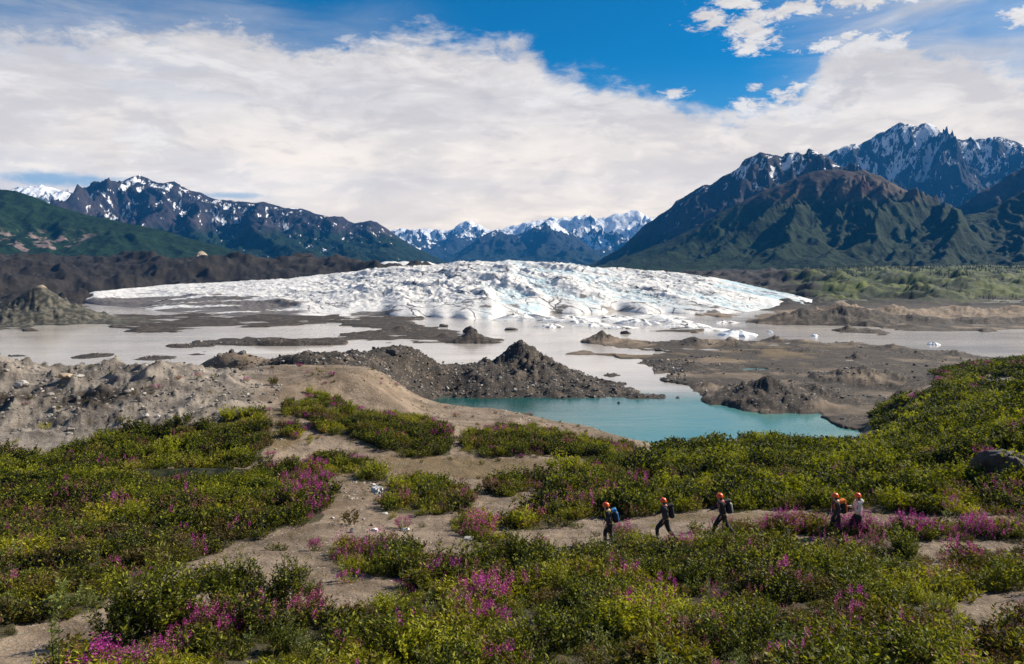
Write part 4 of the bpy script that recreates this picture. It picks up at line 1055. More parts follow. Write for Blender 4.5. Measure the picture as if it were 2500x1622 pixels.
class Build:
    def __init__(s): s.v = []; s.f = []; s.m = []; s.k = 0
    def leaf(s, P, d, L, W, mi, r):
        d = d / (np.linalg.norm(d) + 1e-9)
        a = np.cross(d, r.normal(size=3)); a /= (np.linalg.norm(a) + 1e-9)
        nrm = np.cross(d, a)
        k = len(s.v)
        s.v += [P, P + d * L * 0.45 + a * W * 0.5 + nrm * W * 0.15, P + d * L, P + d * L * 0.45 - a * W * 0.5 + nrm * W * 0.15]
        s.f.append((k, k + 1, k + 2, k + 3)); s.m.append(mi)
    def tube(s, pts, r0, r1, mi, n=3):
        k = len(s.v); N = len(pts)
        for i, p in enumerate(pts):
            rr_ = r0 + (r1 - r0) * i / (N - 1)
            for j in range(n):
                a = 2 * math.pi * j / n
                s.v.append(p + np.array([math.cos(a) * rr_, math.sin(a) * rr_, 0]))
        for i in range(N - 1):
            for j in range(n):
                j2 = (j + 1) % n
                s.f.append((k + i * n + j, k + i * n + j2, k + (i + 1) * n + j2, k + (i + 1) * n + j)); s.m.append(mi)
    def mesh(s, name, mats):
        me = bpy.data.meshes.new(name)
        me.from_pydata([tuple(p) for p in s.v], [], s.f)
        for m_ in mats: me.materials.append(m_)
        me.polygons.foreach_set('material_index', np.array(s.m, np.int32))
        me.update()
        return me

def plant(seed, H, Rr, nst, lps, L, W, stem_r=0.006, spread=0.6, spike=0, spike_len=0.14, spike_n=14, branch=0, low=0.12, droop=0.0, split=False, petal_sz=0.022):
    """stems growing out of one root, leaves along them, flower spikes on top"""
    r = np.random.default_rng(seed)
    S = Build(); Lf = Build(); Fl = Build()
    if not split: Lf = S; Fl = S
    for i in range(nst):
        a = r.uniform(0, 2 * math.pi); q = math.sqrt(r.uniform(0, 1))
        root = np.array([math.cos(a), math.sin(a), 0]) * q * Rr * (1 - spread) * 0.9
        h = H * r.uniform(0.6, 1.05) * (1 - 0.35 * q * q)
        top = np.array([math.cos(a), math.sin(a), 0]) * q * Rr + np.array([r.normal() * 0.05 * H, r.normal() * 0.05 * H, h])
        bow = np.array([math.cos(a), math.sin(a), 0]) * Rr * 0.12 * q
        pts = [root + (top - root) * t + bow * math.sin(t * math.pi) * 1.0 + np.array([0, 0, 0.08 * h * math.sin(t * math.pi)]) for t in np.linspace(0, 1, 4)]
        S.tube(pts, stem_r, stem_r * 0.35, 0)
        lines = [(pts, 1.0)]
        for bq in range(branch):
            t = r.uniform(0.3, 0.75); b0 = pts[0] + (pts[-1] - pts[0]) * t
            aa = r.uniform(0, 2 * math.pi); bl = h * r.uniform(0.2, 0.4)
            b1 = b0 + np.array([math.cos(aa) * 0.6, math.sin(aa) * 0.6, 0.8]) * bl
            bp = [b0, (b0 + b1) / 2 + np.array([0, 0, 0.02]), b1]
            S.tube(bp, stem_r * 0.5, stem_r * 0.25, 0)
            lines.append((bp, 0.5))
        for ln, fr in lines:
            nl = max(2, int(lps * fr))
            for j in range(nl):
                t = low + (1 - low) * (j + r.uniform(0, 1)) / nl if fr == 1.0 else (j + r.uniform(0, 1)) / nl
                t = min(t, 0.999)
                seg = t * (len(ln) - 1); k = int(seg); P = ln[k] + (ln[k + 1] - ln[k]) * (seg - k)
                aa = r.uniform(0, 2 * math.pi)
                d = np.array([math.cos(aa), math.sin(aa), r.uniform(0.1, 1.1) - droop])
                sz = r.uniform(0.65, 1.15) * (1 - 0.35 * max(0, t - 0.75) * 4 * 0.5)
                Lf.leaf(P, d, L * sz, W * sz, 1, r)
        if r.uniform() < spike:
            b0 = pts[-1]
            for j in range(spike_n):
                t = (j + 0.5) / spike_n; aa = j * 2.4 + r.uniform(0, .6)
                rad = petal_sz * 0.45 * (1 - 0.65 * t)
                P = b0 + np.array([math.cos(aa) * rad, math.sin(aa) * rad, (t - 0.15) * spike_len])
                Fl.leaf(P, np.array([math.cos(aa), math.sin(aa), 0.5]), petal_sz * (1.25 - 0.6 * t), petal_sz * (1.1 - 0.5 * t), 2, r)
    return S, Lf, Fl

SRC = {}
def source(kind, n_var, mats, **kw):
    lst = []
    for i in range(n_var):
        S, _, _ = plant(1000 + hash_name(kind) + i * 17, **kw)
        me = S.mesh(kind, mats)
        lst.append(me)
    SRC[kind] = lst
def hash_name(s_):
    return sum(ord(c) * (i + 1) for i, c in enumerate(s_)) % 997

source('willow', 4, [M_stem, M_leaf], H=1.0, Rr=0.55, nst=24, lps=15, L=0.105, W=0.046, branch=1)
source('tall_willow', 3, [M_stem, M_leaf], H=1.7, Rr=0.62, nst=16, lps=26, L=0.095, W=0.036, stem_r=0.010, branch=2, low=0.25)
source('sapling', 3, [M_stem, M_pale], H=1.4, Rr=0.16, nst=2, lps=26, L=0.11, W=0.045, stem_r=0.009, branch=2, low=0.1)
source('pale_shrub', 2, [M_stem, M_pale], H=0.8, Rr=0.5, nst=16, lps=13, L=0.085, W=0.035, branch=1)
source('herb', 5, [M_stem, M_herb], H=0.38, Rr=0.30, nst=16, lps=9, L=0.095, W=0.034, stem_r=0.004)
source('flower_herb', 5, [M_stem, M_herb, M_petal], H=0.40, Rr=0.30, nst=15, lps=8, L=0.065, W=0.022, stem_r=0.004, spike=0.55, spike_len=0.15, petal_sz=0.030)
source('dusty_herb', 4, [M_stem, M_herb, M_dusty], H=0.38, Rr=0.28, nst=15, lps=8, L=0.065, W=0.022, stem_r=0.004, spike=0.65, spike_len=0.13, petal_sz=0.022, spike_n=10)
source('grass_tuft', 3, [M_stem, M_grass], H=0.22, Rr=0.2, nst=3, lps=10, L=0.20, W=0.012, stem_r=0.002, low=0.0)
source('thicket_shrub', 5, [M_stem, M_far], H=1.25, Rr=0.80, nst=24, lps=14, L=0.17, W=0.085, stem_r=0.010, branch=1)
source('distant_shrub', 4, [M_stem, M_far], H=1.2, Rr=1.1, nst=22, lps=12, L=0.26, W=0.15, stem_r=0.014)
source('distant_flowers', 3, [M_stem, M_far, M_petal], H=0.55, Rr=0.6, nst=22, lps=6, L=0.11, W=0.05, stem_r=0.006, spike=0.8, spike_len=0.20, petal_sz=0.075, spike_n=9)

hidden_col = bpy.data.collections.new('plant_sources')     # not linked to the scene

def scatter(name, groups, **props):
    """groups: list of (list of meshes, pts Nx3, scale N, rot N). One object, instanced by geometry nodes."""
    col_ = bpy.data.collections.new(name + '_sources')
    srcs = []
    allp = []; alls = []; allr = []; alli = []; allt = []
    k = 0
    for gi, (meshes, P, sc_, ro) in enumerate(groups):
        if len(P) == 0: continue
        for me in meshes:
            o = bpy.data.objects.new('src_%04d' % k, me); col_.objects.link(o); srcs.append(o); k += 1
        idx = rng.integers(k - len(meshes), k, len(P))
        allp.append(P); alls.append(sc_); allr.append(ro); alli.append(idx)
    P = np.concatenate(allp); S_ = np.concatenate(alls); Ro = np.concatenate(allr); I = np.concatenate(alli)
    me = bpy.data.meshes.new(name)
    me.vertices.add(len(P)); me.vertices.foreach_set('co', P.astype(np.float32).ravel())
    a = me.attributes.new('scl', 'FLOAT', 'POINT'); a.data.foreach_set('value', S_.astype(np.float32))
    a = me.attributes.new('idx', 'INT', 'POINT'); a.data.foreach_set('value', I.astype(np.int32))
    rot = np.zeros((len(P), 3), np.float32); rot[:, 2] = Ro; rot[:, 0] = rng.normal(0, 0.10, len(P)); rot[:, 1] = rng.normal(0, 0.10, len(P))
    a = me.attributes.new('rotv', 'FLOAT_VECTOR', 'POINT'); a.data.foreach_set('vector', rot.ravel())
    o = link(name, me, None, kind='stuff', **props)
    ng = bpy.data.node_groups.new(name + '_nodes', 'GeometryNodeTree')
    ng.interface.new_socket('Geometry', in_out='INPUT', socket_type='NodeSocketGeometry')
    ng.interface.new_socket('Geometry', in_out='OUTPUT', socket_type='NodeSocketGeometry')
    gi_ = ng.nodes.new('NodeGroupInput'); go = ng.nodes.new('NodeGroupOutput')
    ci = ng.nodes.new('GeometryNodeCollectionInfo'); ci.inputs['Collection'].default_value = col_
    ci.inputs['Separate Children'].default_value = True; ci.inputs['Reset Children'].default_value = True
    ip = ng.nodes.new('GeometryNodeInstanceOnPoints'); ip.inputs['Pick Instance'].default_value = True
    def na(nm, typ):
        nd = ng.nodes.new('GeometryNodeInputNamedAttribute'); nd.data_type = typ; nd.inputs['Name'].default_value = nm
        return nd.outputs['Attribute']
    L = ng.links.new
    L(gi_.outputs[0], ip.inputs['Points']); L(ci.outputs[0], ip.inputs['Instance'])
    L(na('idx', 'INT'), ip.inputs['Instance Index']); L(na('scl', 'FLOAT'), ip.inputs['Scale'])
    e2r = ng.nodes.new('FunctionNodeEulerToRotation'); L(na('rotv', 'FLOAT_VECTOR'), e2r.inputs[0]); L(e2r.outputs[0], ip.inputs['Rotation'])
    L(ip.outputs[0], go.inputs[0])
    md = o.modifiers.new('scatter', 'NODES'); md.node_group = ng
    return o

def cand(d0, d1, per_m2, pxlo=-500, pxhi=3000):
    """random ground positions between two distances, even density per square metre"""
    ulo = (pxlo - CX) / F; uhi = (pxhi - CX) / F
    A = (uhi - ulo) * (d1 * d1 - d0 * d0) / 2
    n_ = int(A * per_m2)
    y = np.sqrt(rng.uniform(d0 * d0, d1 * d1, n_)); u = rng.uniform(ulo, uhi, n_)
    x = u * y
    z = ground(x, y)
    return x, y, z

def tot(o, keys): return np.clip(sum(o[k] for k in keys), 0, 1)
zones = []
flower_polys = [[(1600, 1350), (1780, 1330), (1900, 1345), (1780, 1370), (1620, 1385)], [(1690, 1292), (2230, 1280), (2500, 1275), (2500, 1310), (1700, 1312)], [(2060, 1320), (2240, 1325), (2150, 1345), (2050, 1340)],
                [(1500, 1290), (1550, 1290), (1545, 1330), (1500, 1330)], [(1370, 1355), (1500, 1345), (1600, 1340), (1600, 1390), (1380, 1385)], [(845, 1330), (1000, 1335), (990, 1365), (850, 1365)],
                [(2310, 1360), (2600, 1355), (2600, 1390), (2320, 1390)], [(160, 1640), (330, 1575), (480, 1540), (600, 1545), (480, 1600), (250, 1700), (150, 1700)],
                [(680, 1130), (800, 1150), (815, 1260), (740, 1290), (690, 1240), (720, 1190), (660, 1150)], [(120, 1225), (300, 1225), (420, 1250), (300, 1270), (140, 1260)],
                [(700, 1080), (800, 1060), (900, 1080), (800, 1120), (700, 1130)], [(1210, 1050), (1300, 1040), (1320, 1062), (1220, 1070)], [(950, 1030), (1110, 1050), (1100, 1075), (960, 1070)],
                [(2380, 1100), (2500, 1060), (2500, 1110), (2400, 1150)], [(2340, 950), (2440, 938), (2450, 955), (2350, 965)], [(2250, 965), (2310, 960), (2300, 985), (2240, 985)], [(2390, 1195), (2500, 1180), (2500, 1230), (2400, 1230)],
                [(780, 1450), (1050, 1430), (1260, 1490), (1250, 1560), (1120, 1540), (950, 1480), (800, 1480)]]
FLM = blur(poly_mask(flower_polys), 2.0, 1.6)
def flowerness(x, y, z):
    px, py = to_px(x, y, z)
    base = sstep(fbm(x, y, 3.2, 4, 0.6, 401), 0.08, 0.34) * 0.28
    patch = sstep(fbm(x, y, 1.4, 3, 0.6, 403), -0.28, 0.12)
    return np.clip(base + sample(FLM, px, py) * np.where(((py < 1345) & (y < 40)) | (px < 650) & (py > 1500), 1.0, 0.48) * patch, 0, 1)

indiv = []      # plants that stand as objects of their own: (kind, x, y, z, scale)
def take(mask, arrs): return [a[mask] for a in arrs]

# near field
front_pts = {k: [] for k in ('herb', 'flower_herb', 'dusty_herb', 'willow', 'pale_shrub', 'grass_tuft', 'thicket_shrub', 'distant_shrub', 'distant_flowers', 'tall_willow', 'sapling')}
def add(kind, x, y, z, s0, s1, sink=0.03):
    n_ = len(x)
    front_pts[kind].append((np.stack([x, y, z - sink], -1), rng.uniform(s0, s1, n_), rng.uniform(0, 6.28, n_)))
for (d0, d1, dens) in ((13.5, 24, 9.5), (24, 36, 7.5), (36, 76, 4.2)):
    x, y, z = cand(d0, d1, dens)
    o = veg_density(x, y, z)
    t = tot(o, ('front', 'left', 'mid', 'trail'))
    if d1 > 50: t = np.maximum(t, o['hedge'] * (y < 60))
    edge = t + fbm(x, y, 1.3, 3, 0.6, 405) * 0.9
    keep = edge > 0.45
    x, y, z, t = take(keep, (x, y, z, t))
    fl = flowerness(x, y, z)
    clump = fbm(x, y, 2.2, 3, 0.55, 407)
    r = rng.uniform(0, 1, len(x))
    isf = r < fl * 0.8
    isd = (~isf) & (r < fl * 0.8 + 0.06 + 0.22 * sstep(fbm(x, y, 6, 3, 0.6, 409), 0.0, 0.3))
    rest = ~(isf | isd)
    sc = 1.0 if d1 < 30 else (1.12 if d1 < 40 else 1.35)
    hh_ = (0.50 + 1.35 * sstep(clump, -0.25, 0.35)) * sc
    for kind, m_ in (('flower_herb', isf), ('dusty_herb', isd), ('herb', rest)):
        n_ = m_.sum()
        front_pts[kind].append((np.stack([x[m_], y[m_], z[m_] - 0.03], -1), hh_[m_] * rng.uniform(0.75, 1.2, n_), rng.uniform(0, 6.28, n_)))
# willow clumps in the near field
x, y, z = cand(14.5, 36, 1.7)
o = veg_density(x, y, z); t = tot(o, ('front', 'left'))
wl = fbm(x, y, 4.5, 3, 0.6, 411)
px_, py_ = to_px(x, y, z)
band = np.exp(-((py_ - 1420) / 60.0) ** 2) * sstep(px_, 1000, 1200) * sstep(px_, 2250, 2150) * 0.35
keep = (t > 0.7) & (wl + band > 0.10) & (flowerness(x, y, z) < 0.75)
add('willow', *take(keep, (x, y, z)), 0.5, 1.35)
near_w = int(keep.sum())
x, y, z = cand(14.5, 34, 0.16); o = veg_density(x, y, z); t = tot(o, ('front', 'left'))
keep = (t > 0.8); add('pale_shrub', *take(keep, (x, y, z)), 0.5, 1.0)
x, y, z = cand(14.5, 40, 0.10); o = veg_density(x, y, z); t = tot(o, ('front', 'left', 'trail'))
keep = (t > 0.7); add('sapling', *take(keep, (x, y, z)), 0.45, 0.95)
# left field and around the hollow
x, y, z = cand(36, 74, 0.9); o = veg_density(x, y, z); t = np.maximum(o['left'], o['mid'])
px_, py_ = to_px(x, y, z)
wl = fbm(x, y, 7, 3, 0.6, 413) + 0.45 * np.exp(-((y - 60) / 6.0) ** 2) * sstep(px_, 700, 600) + 0.35 * np.exp(-((y - 46) / 4.0) ** 2) * sstep(px_, 450, 300)
keep = (t > 0.55) & (wl > 0.05) & (flowerness(x, y, z) < 0.7)
add('thicket_shrub', *take(keep, (x, y, z)), 0.6, 1.15)
# the big thicket behind the hikers
x, y, z = cand(39.5, 125, 0.85, 1200, 3100); o = veg_density(x, y, z)
keep = (o['hedge'] + 0.3 * fbm(x, y, 4, 3, 0.6, 415) > 0.45) & (y < 66)
sx_ = 0.85 + 1.1 * fbm(x, y, 4, 3, 0.6, 417)
xx, yy, zz, s_ = take(keep, (x, y, z, sx_))
front_pts['thicket_shrub'].append((np.stack([xx, yy, zz - 0.08], -1), s_ * rng.uniform(0.8, 1.45, len(xx)), rng.uniform(0, 6.28, len(xx))))
keep = (o['hedge'] + 0.3 * fbm(x, y, 4, 3, 0.6, 415) > 0.45) & (y >= 66) & (rng.uniform(0, 1, len(x)) < 0.62)
xx, yy, zz, s_ = take(keep, (x, y, z, sx_))
front_pts['distant_shrub'].append((np.stack([xx, yy, zz - 0.1], -1), s_ * rng.uniform(0.75, 1.35, len(xx)), rng.uniform(0, 6.28, len(xx))))
x, y, z = cand(120, 225, 0.30, 1900, 3200); o = veg_density(x, y, z)
keep = (o['hedge'] + 0.5 * fbm(x, y, 10, 3, 0.6, 419) > 0.5)
add('distant_shrub', *take(keep, (x, y, z)), 0.7, 1.5, 0.1)
x, y, z = cand(44, 225, 0.5, 1200, 3200); o = veg_density(x, y, z); fl = flowerness(x, y, z)
pk = fbm(x, y, 9, 3, 0.6, 421)
keep = (o['hedge'] > 0.5) & ((fl > 0.38) | ((pk > 0.22) & (y > 110)))
add('distant_flowers', *take(keep, (x, y, z + 0.15)), 0.9, 1.6, 0.0)
# middle clumps and the fringe of the sandy rise
x, y, z = cand(58, 96, 1.1, 600, 1700); o = veg_density(x, y, z)
pk = fbm(x, y, 3.0, 3, 0.6, 423)
keep = (o['mid'] + pk * 0.9 > 0.5)
xx, yy, zz = take(keep, (x, y, z)); rr_ = rng.uniform(0, 1, len(xx)); fl = flowerness(xx, yy, zz)
isf = rr_ < 0.22 + fl * 0.6
add('distant_flowers', xx[isf], yy[isf], zz[isf], 0.6, 1.1)
add('thicket_shrub', xx[~isf], yy[~isf], zz[~isf], 0.35, 0.9)
# loose tufts on bare sand
x, y, z = cand(18, 100, 0.8, -500, 2700); o = veg_density(x, y, z); t = tot(o, ('front', 'left', 'mid', 'trail', 'hedge'))
keep = (t < 0.4) & (fbm(x, y, 5, 3, 0.6, 425) > 0.08) & (z > WATER + 3)
add('grass_tuft', *take(keep, (x, y, z)), 0.5, 1.3)
keep2 = keep & (rng.uniform(0, 1, len(x)) < 0.12)
add('herb', *take(keep2, (x, y, z)), 0.5, 1.2)
keep3 = keep & (rng.uniform(0, 1, len(x)) < 0.04)
add('distant_flowers', *take(keep3, (x, y, z)), 0.4, 0.8)
x, y, z = cand(16, 96, 1.6, -500, 2700); o = veg_density(x, y, z); t = tot(o, ('front', 'left', 'mid', 'trail', 'hedge'))
fr = sample(FRINGE, *to_px(x, y, z))
keep = (t < 0.5) & (z > WATER + 3) & (rng.uniform(0, 1, len(x)) < fr * 0.9) & (fbm(x, y, 2.0, 3, 0.6, 431) > 0.0)
xx, yy, zz = take(keep, (x, y, z)); rr_ = rng.uniform(0, 1, len(xx))
m1 = rr_ < 0.45; add('herb', xx[m1], yy[m1], zz[m1], 0.35, 0.9)
m1 = (rr_ >= 0.45) & (rr_ < 0.85); add('grass_tuft', xx[m1], yy[m1], zz[m1], 0.5, 1.2)
m1 = rr_ >= 0.85; add('dusty_herb', xx[m1], yy[m1], zz[m1], 0.4, 0.9)
# yellow grass in the hollow
x, y, z = cand(47, 60, 5.0, 150, 800); o = veg_density(x, y, z)
pdv = np.hypot((x - POND[0]) / POND[2], (y - POND[1]) / POND[3])
keep = (pdv > 0.97) & (pdv < 2.0) & (z > POND[4] - 0.1)
add('grass_tuft', *take(keep, (x, y, z)), 0.8, 1.6)

def cat(kind):
    L_ = [q for q in front_pts[kind] if len(q[0])]
    if not L_: return np.zeros((0, 3)), np.zeros(0), np.zeros(0)
    return tuple(np.concatenate([q[i] for q in L_]) for i in range(3))

# parts of one shrub as an object with stems and leaves
def plant_parts(kind_name, label, cat_, mats, x, y, z, s, rz, group=None, petal=False, **kw):
    key = (kind_name, kw.get('seed'))
    root = bpy.data.objects.new(kind_name, None); COL.objects.link(root)
    root.location = (x, y, z); root.rotation_euler = (0, 0, rz); root.scale = (s, s, s)
    root['label'] = label; root['category'] = cat_
    if group: root['group'] = group
    if key not in PART_CACHE:
        S, Lf, Fl = plant(split=True, **kw)
        ms = [('stems', S.mesh('stems', mats)), ('leaves', Lf.mesh('leaves', mats))]
        if Fl.v: ms.append(('flower_spikes', Fl.mesh('flower_spikes', mats)))
        PART_CACHE[key] = ms
    for nm, me in PART_CACHE[key]:
        link(nm, me, None, parent=root, kind=('stuff' if nm != 'stems' else None))
    return root
PART_CACHE = {}

# pick the individuals nearest to the viewer and leave the rest as cover
def split_near(kind, count, dmax=1e9):
    P, S_, Ro = cat(kind)
    if len(P) == 0: return (P, S_, Ro), (P, S_, Ro)
    px_, py_ = to_px(P[:, 0], P[:, 1], P[:, 2])
    vis = (px_ > 10) & (px_ < 2490) & (py_ < 1640) & (P[:, 1] < dmax)
    sc_ = np.where(vis, S_ / P[:, 1], 0)
    order = np.argsort(-sc_)
    a = order[:count]; a = a[sc_[a] > 0]
    m_ = np.zeros(len(P), bool); m_[a] = True
    return (P[m_], S_[m_], Ro[m_]), (P[~m_], S_[~m_], Ro[~m_])

cover = []
def where_label(px, py, d):
    if px < 760 and d > 27:
        a = ['left meadow edge', 'left meadow above path', 'left meadow below hollow', 'left meadow sand tip'][int(np.clip(px // 190, 0, 3))]
        b_ = 'far part' if d > 42 else ('middle part' if d > 34 else 'near part')
        return '%s of the %s' % (b_, a)
    names = [(260, 'bottom left corner'), (520, 'bottom below the tall willow'), (800, 'meadow below the bare sand'), (1080, 'meadow below the stone scatter'), (1380, 'meadow left of the first hiker'), (1560, 'meadow below the first hiker'),
             (1700, 'meadow below the second hiker'), (1880, 'meadow below the striding hiker'), (2000, 'meadow left of orange backpack'), (2180, 'meadow below the last two hikers'), (2360, 'meadow right of the last hiker'), (9999, 'right corner meadow')]
    a = [n_ for lim, n_ in names if px < lim][0]
    if d > 34.8: return 'trail strip %s' % a.replace('meadow ', '').replace('below', 'behind')
    b_ = 'bottom row' if py > 1560 else ('lower half' if py > 1480 else ('upper half' if py > 1400 else 'top rim'))
    return '%s of the %s' % (b_, a)
def size_word(s, a, b_):
    return 'low' if s < a else ('tall' if s > b_ else 'mid sized')
(wP, wS, wR), rest = split_near('willow', 230)
cover.append((SRC['willow'],) + rest)
for i in range(len(wP)):
    v = i % 4
    px_, py_ = to_px(*wP[i])
    plant_parts('willow_shrub', '%s green willow in the %s' % (size_word(wS[i], 0.75, 0.98), where_label(px_, py_, wP[i][1])), 'shrub', [M_stem, M_leaf], *wP[i], wS[i], wR[i], group='willow shrubs in the meadow',
                seed=1000 + hash_name('willow') + v * 17, H=1.0, Rr=0.55, nst=24, lps=15, L=0.105, W=0.046, branch=1)
(fP, fS, fR), rest = split_near('flower_herb', 280)
cover.append((SRC['flower_herb'],) + rest)
for i in range(len(fP)):
    v = i % 5
    px_, py_ = to_px(*fP[i])
    plant_parts('flowering_plant', '%s magenta wildflower in the %s' % (size_word(fS[i], 0.9, 1.5), where_label(px_, py_, fP[i][1])), 'wildflower', [M_stem, M_herb, M_petal], *fP[i], fS[i], fR[i], group='magenta wildflowers in the meadow',
                seed=1000 + hash_name('flower_herb') + v * 17, H=0.40, Rr=0.30, nst=15, lps=8, L=0.065, W=0.022, stem_r=0.004, spike=0.55, spike_len=0.15, petal_sz=0.030)
for kind in ('pale_shrub', 'sapling'):
    (sP, sS, sR), rest = split_near(kind, 60)
    cover.append((SRC[kind],) + rest)
    for i in range(len(sP)):
        px_, py_ = to_px(*sP[i])
        wh = where_label(px_, py_, sP[i][1])
        if kind == 'sapling':
            plant_parts('sapling', '%s pale sapling, %s' % (size_word(sS[i], 0.6, 0.8), wh), 'sapling', [M_stem, M_pale], *sP[i], sS[i], sR[i], group='thin saplings in the meadow', seed=1000 + hash_name('sapling') + (i % 3) * 17, H=1.4, Rr=0.16, nst=2, lps=26, L=0.11, W=0.045, stem_r=0.009, branch=2, low=0.1)
        else:
            plant_parts('pale_leaved_shrub', '%s silvery shrub in the %s' % (size_word(sS[i], 0.65, 0.85), wh), 'shrub', [M_stem, M_pale], *sP[i], sS[i], sR[i], group='silvery shrubs in the meadow', seed=1000 + hash_name('pale_shrub') + (i % 2) * 17, H=0.8, Rr=0.5, nst=16, lps=13, L=0.085, W=0.035, branch=1)
scatter('meadow_cover', [(SRC['herb'],) + cat('herb'), (SRC['dusty_herb'],) + cat('dusty_herb'), (SRC['grass_tuft'],) + cat('grass_tuft')] + cover,
        label='dense low herbs, grass and small flowers covering the near ground', category='ground cover')
# the thicket: nearest shrubs on their own, the rest as one mass
def thicket_place(px, py, d, s):
    if px < 760:
        a = 'green belt %s' % ('at the left picture edge' if px < 150 else 'under the gravel hill' if d > 57 else 'beside the dark hollow' if px < 560 else 'at the sand border')
        return '%s, %s row, %s part' % (a, 'front' if d < 44 else 'middle' if d < 52 else 'back', 'left' if px < 260 else 'middle' if px < 480 else 'right')
    if px < 1280:
        return 'sandy middle ground %s' % ('right of the gravel hill' if px < 900 else 'above the white boulder' if px < 1080 else 'left of the thicket')
    nm = [(1440, 'left end of the thicket'), (1540, 'thicket behind the first hiker'), (1680, 'thicket behind the second hiker'), (1830, 'thicket behind the striding hiker'), (1960, 'thicket left of the orange backpack'),
          (2080, 'thicket behind the orange backpack'), (2200, 'thicket behind white jacket'), (2350, 'thicket right of the last hiker'), (9999, 'thicket by the dark ridged boulder')]
    a = [n_ for lim, n_ in nm if px < lim][0]
    return '%s of the %s' % ('foot' if d < 43 else 'lower part' if d < 47 else 'middle part' if d < 52 else 'upper part' if d < 58 else 'top', a)
(tP, tS, tR), trest = split_near('thicket_shrub', 285)
for i in range(len(tP)):
    px_, py_ = to_px(*tP[i])
    wh = thicket_place(px_, py_, tP[i][1], tS[i])
    o_ = link('thicket_shrub', SRC['thicket_shrub'][i % 5], None, label='%s green shrub, %s' % (size_word(tS[i], 0.75, 1.1), wh), category='shrub', group='shrubs of the thicket and green belt')
    o_.location = tP[i]; o_.rotation_euler = (0, 0, tR[i]); o_.scale = (tS[i],) * 3
scatter('shrub_thicket', [(SRC['thicket_shrub'],) + trest, (SRC['distant_shrub'],) + cat('distant_shrub')],
        label='dense mass of green shrubs covering the slopes behind the trail', category='shrub thicket')
def flower_place(px, py, d):
    if px < 700: return 'at the foot of the gravel hill'
    if px < 1000: return 'on the sandy rise left of the bay, %s' % ('upper part' if py < 1040 else 'lower part')
    if px < 1280: return 'on the sandy rise in front of the bay, %s' % ('upper part' if py < 1065 else 'lower part')
    if px < 1640: return 'at the thicket left end near the bay'
    if d > 110: return 'on the far green slope beyond the bay, %s' % ('left' if px < 2300 else 'right')
    return 'inside the thicket %s' % ('behind the second hiker' if px < 1750 else 'behind the striding hiker' if px < 1950 else 'behind the last two hikers' if px < 2180 else 'right of the last hiker' if px < 2350 else 'by the dark ridged boulder')
(dP, dS, dR), drest = split_near('distant_flowers', 200)
for i in range(len(dP)):
    o_ = link('flower_clump', SRC['distant_flowers'][i % 3], None, label='magenta flower clump, %s' % flower_place(*to_px(*dP[i]), dP[i][1]), category='flower clump', group='flower clumps beyond the trail')
    o_.location = dP[i]; o_.rotation_euler = (0, 0, dR[i]); o_.scale = (dS[i],) * 3
scatter('far_flower_cover', [(SRC['distant_flowers'],) + drest], label='far magenta flowers sprinkled over the green slope', category='flower cover')

# plants that stand out one by one
solo = [
    ('tall', 380, 1560, 1.40, 'tall bushy dark willow with many upright stems beside the sandy path'),
    ('tall', 432, 1550, 1.05, 'shorter willow leaning right of the tall bushy one'),
    ('tall', 318, 1560, 0.95, 'low willow left of the tall bushy dark one'),
    ('tall', 545, 1490, 0.95, 'willow at the left end of the row below the bare sand'),
    ('tall', 595, 1480, 1.0, 'second willow of the row, tallest above the bare sand'),
    ('bush', 645, 1490, 0.85, 'compact dark willow bush in the middle of the row on sand'),
    ('tall', 705, 1482, 0.95, 'open branching willow at the right end of the sand row'),
    ('tall', 765, 1480, 0.55, 'small willow right of the open branching one'),
    ('sap', 140, 1650, 1.45, 'tall pale sapling in the bottom left corner'),
    ('sap', 135, 1520, 0.8, 'small pale sapling above the bottom left corner one'),
    ('sap', 835, 1420, 0.85, 'single thin sapling rising at the sand edge left of the hikers'),
    ('tall', 1255, 1390, 0.95, 'willow rising above the trail sand at the middle of the meadow edge'),
    ('tall', 1315, 1385, 0.8, 'willow just right of the one above the trail sand'),
    ('pale', 2310, 1460, 1.1, 'silvery shrub hanging over the sand right of the meadow'),
    ('pale', 2260, 1440, 0.9, 'silvery shrub left of the overhanging one'),
    ('sap', 2130, 1320, 0.75, 'sapling standing right of the white jacket hiker'),
    ('sap', 2112, 1345, 0.55, 'short sapling at the feet of the white jacket hiker'),
    ('bush', 1170, 1300, 0.9, 'low bush with pink tips on the open sand left of the hikers'),
    ('tall', 690, 1600, 0.5, 'yellow green leafy stem rising low in the meadow'),
]
for kind, fx, fy, s, lab in solo:
    x, y, z = hit(fx, fy)
    if kind == 'tall':
        kw = dict(seed=50 + fx, H=1.7, Rr=0.66, nst=40, lps=32, L=0.11, W=0.046, stem_r=0.010, branch=2, low=0.06); ms = [M_stem, M_leaf]; nm = 'willow_shrub'
    elif kind == 'bush':
        kw = dict(seed=50 + fx, H=1.0, Rr=0.55, nst=50, lps=18, L=0.105, W=0.046, branch=1); ms = [M_stem, M_leaf]; nm = 'willow_shrub'
    elif kind == 'pale':
        kw = dict(seed=50 + fx, H=0.8, Rr=0.55, nst=22, lps=15, L=0.085, W=0.038, branch=1); ms = [M_stem, M_pale]; nm = 'pale_leaved_shrub'
    else:
        kw = dict(seed=50 + fx, H=1.4, Rr=0.16, nst=2, lps=30, L=0.12, W=0.05, stem_r=0.009, branch=2, low=0.1); ms = [M_stem, M_pale]; nm = 'sapling'
    plant_parts(nm, lab, 'sapling' if kind == 'sap' else 'shrub', ms, x, y, z - 0.03, s, 0.3 * fx, **kw)

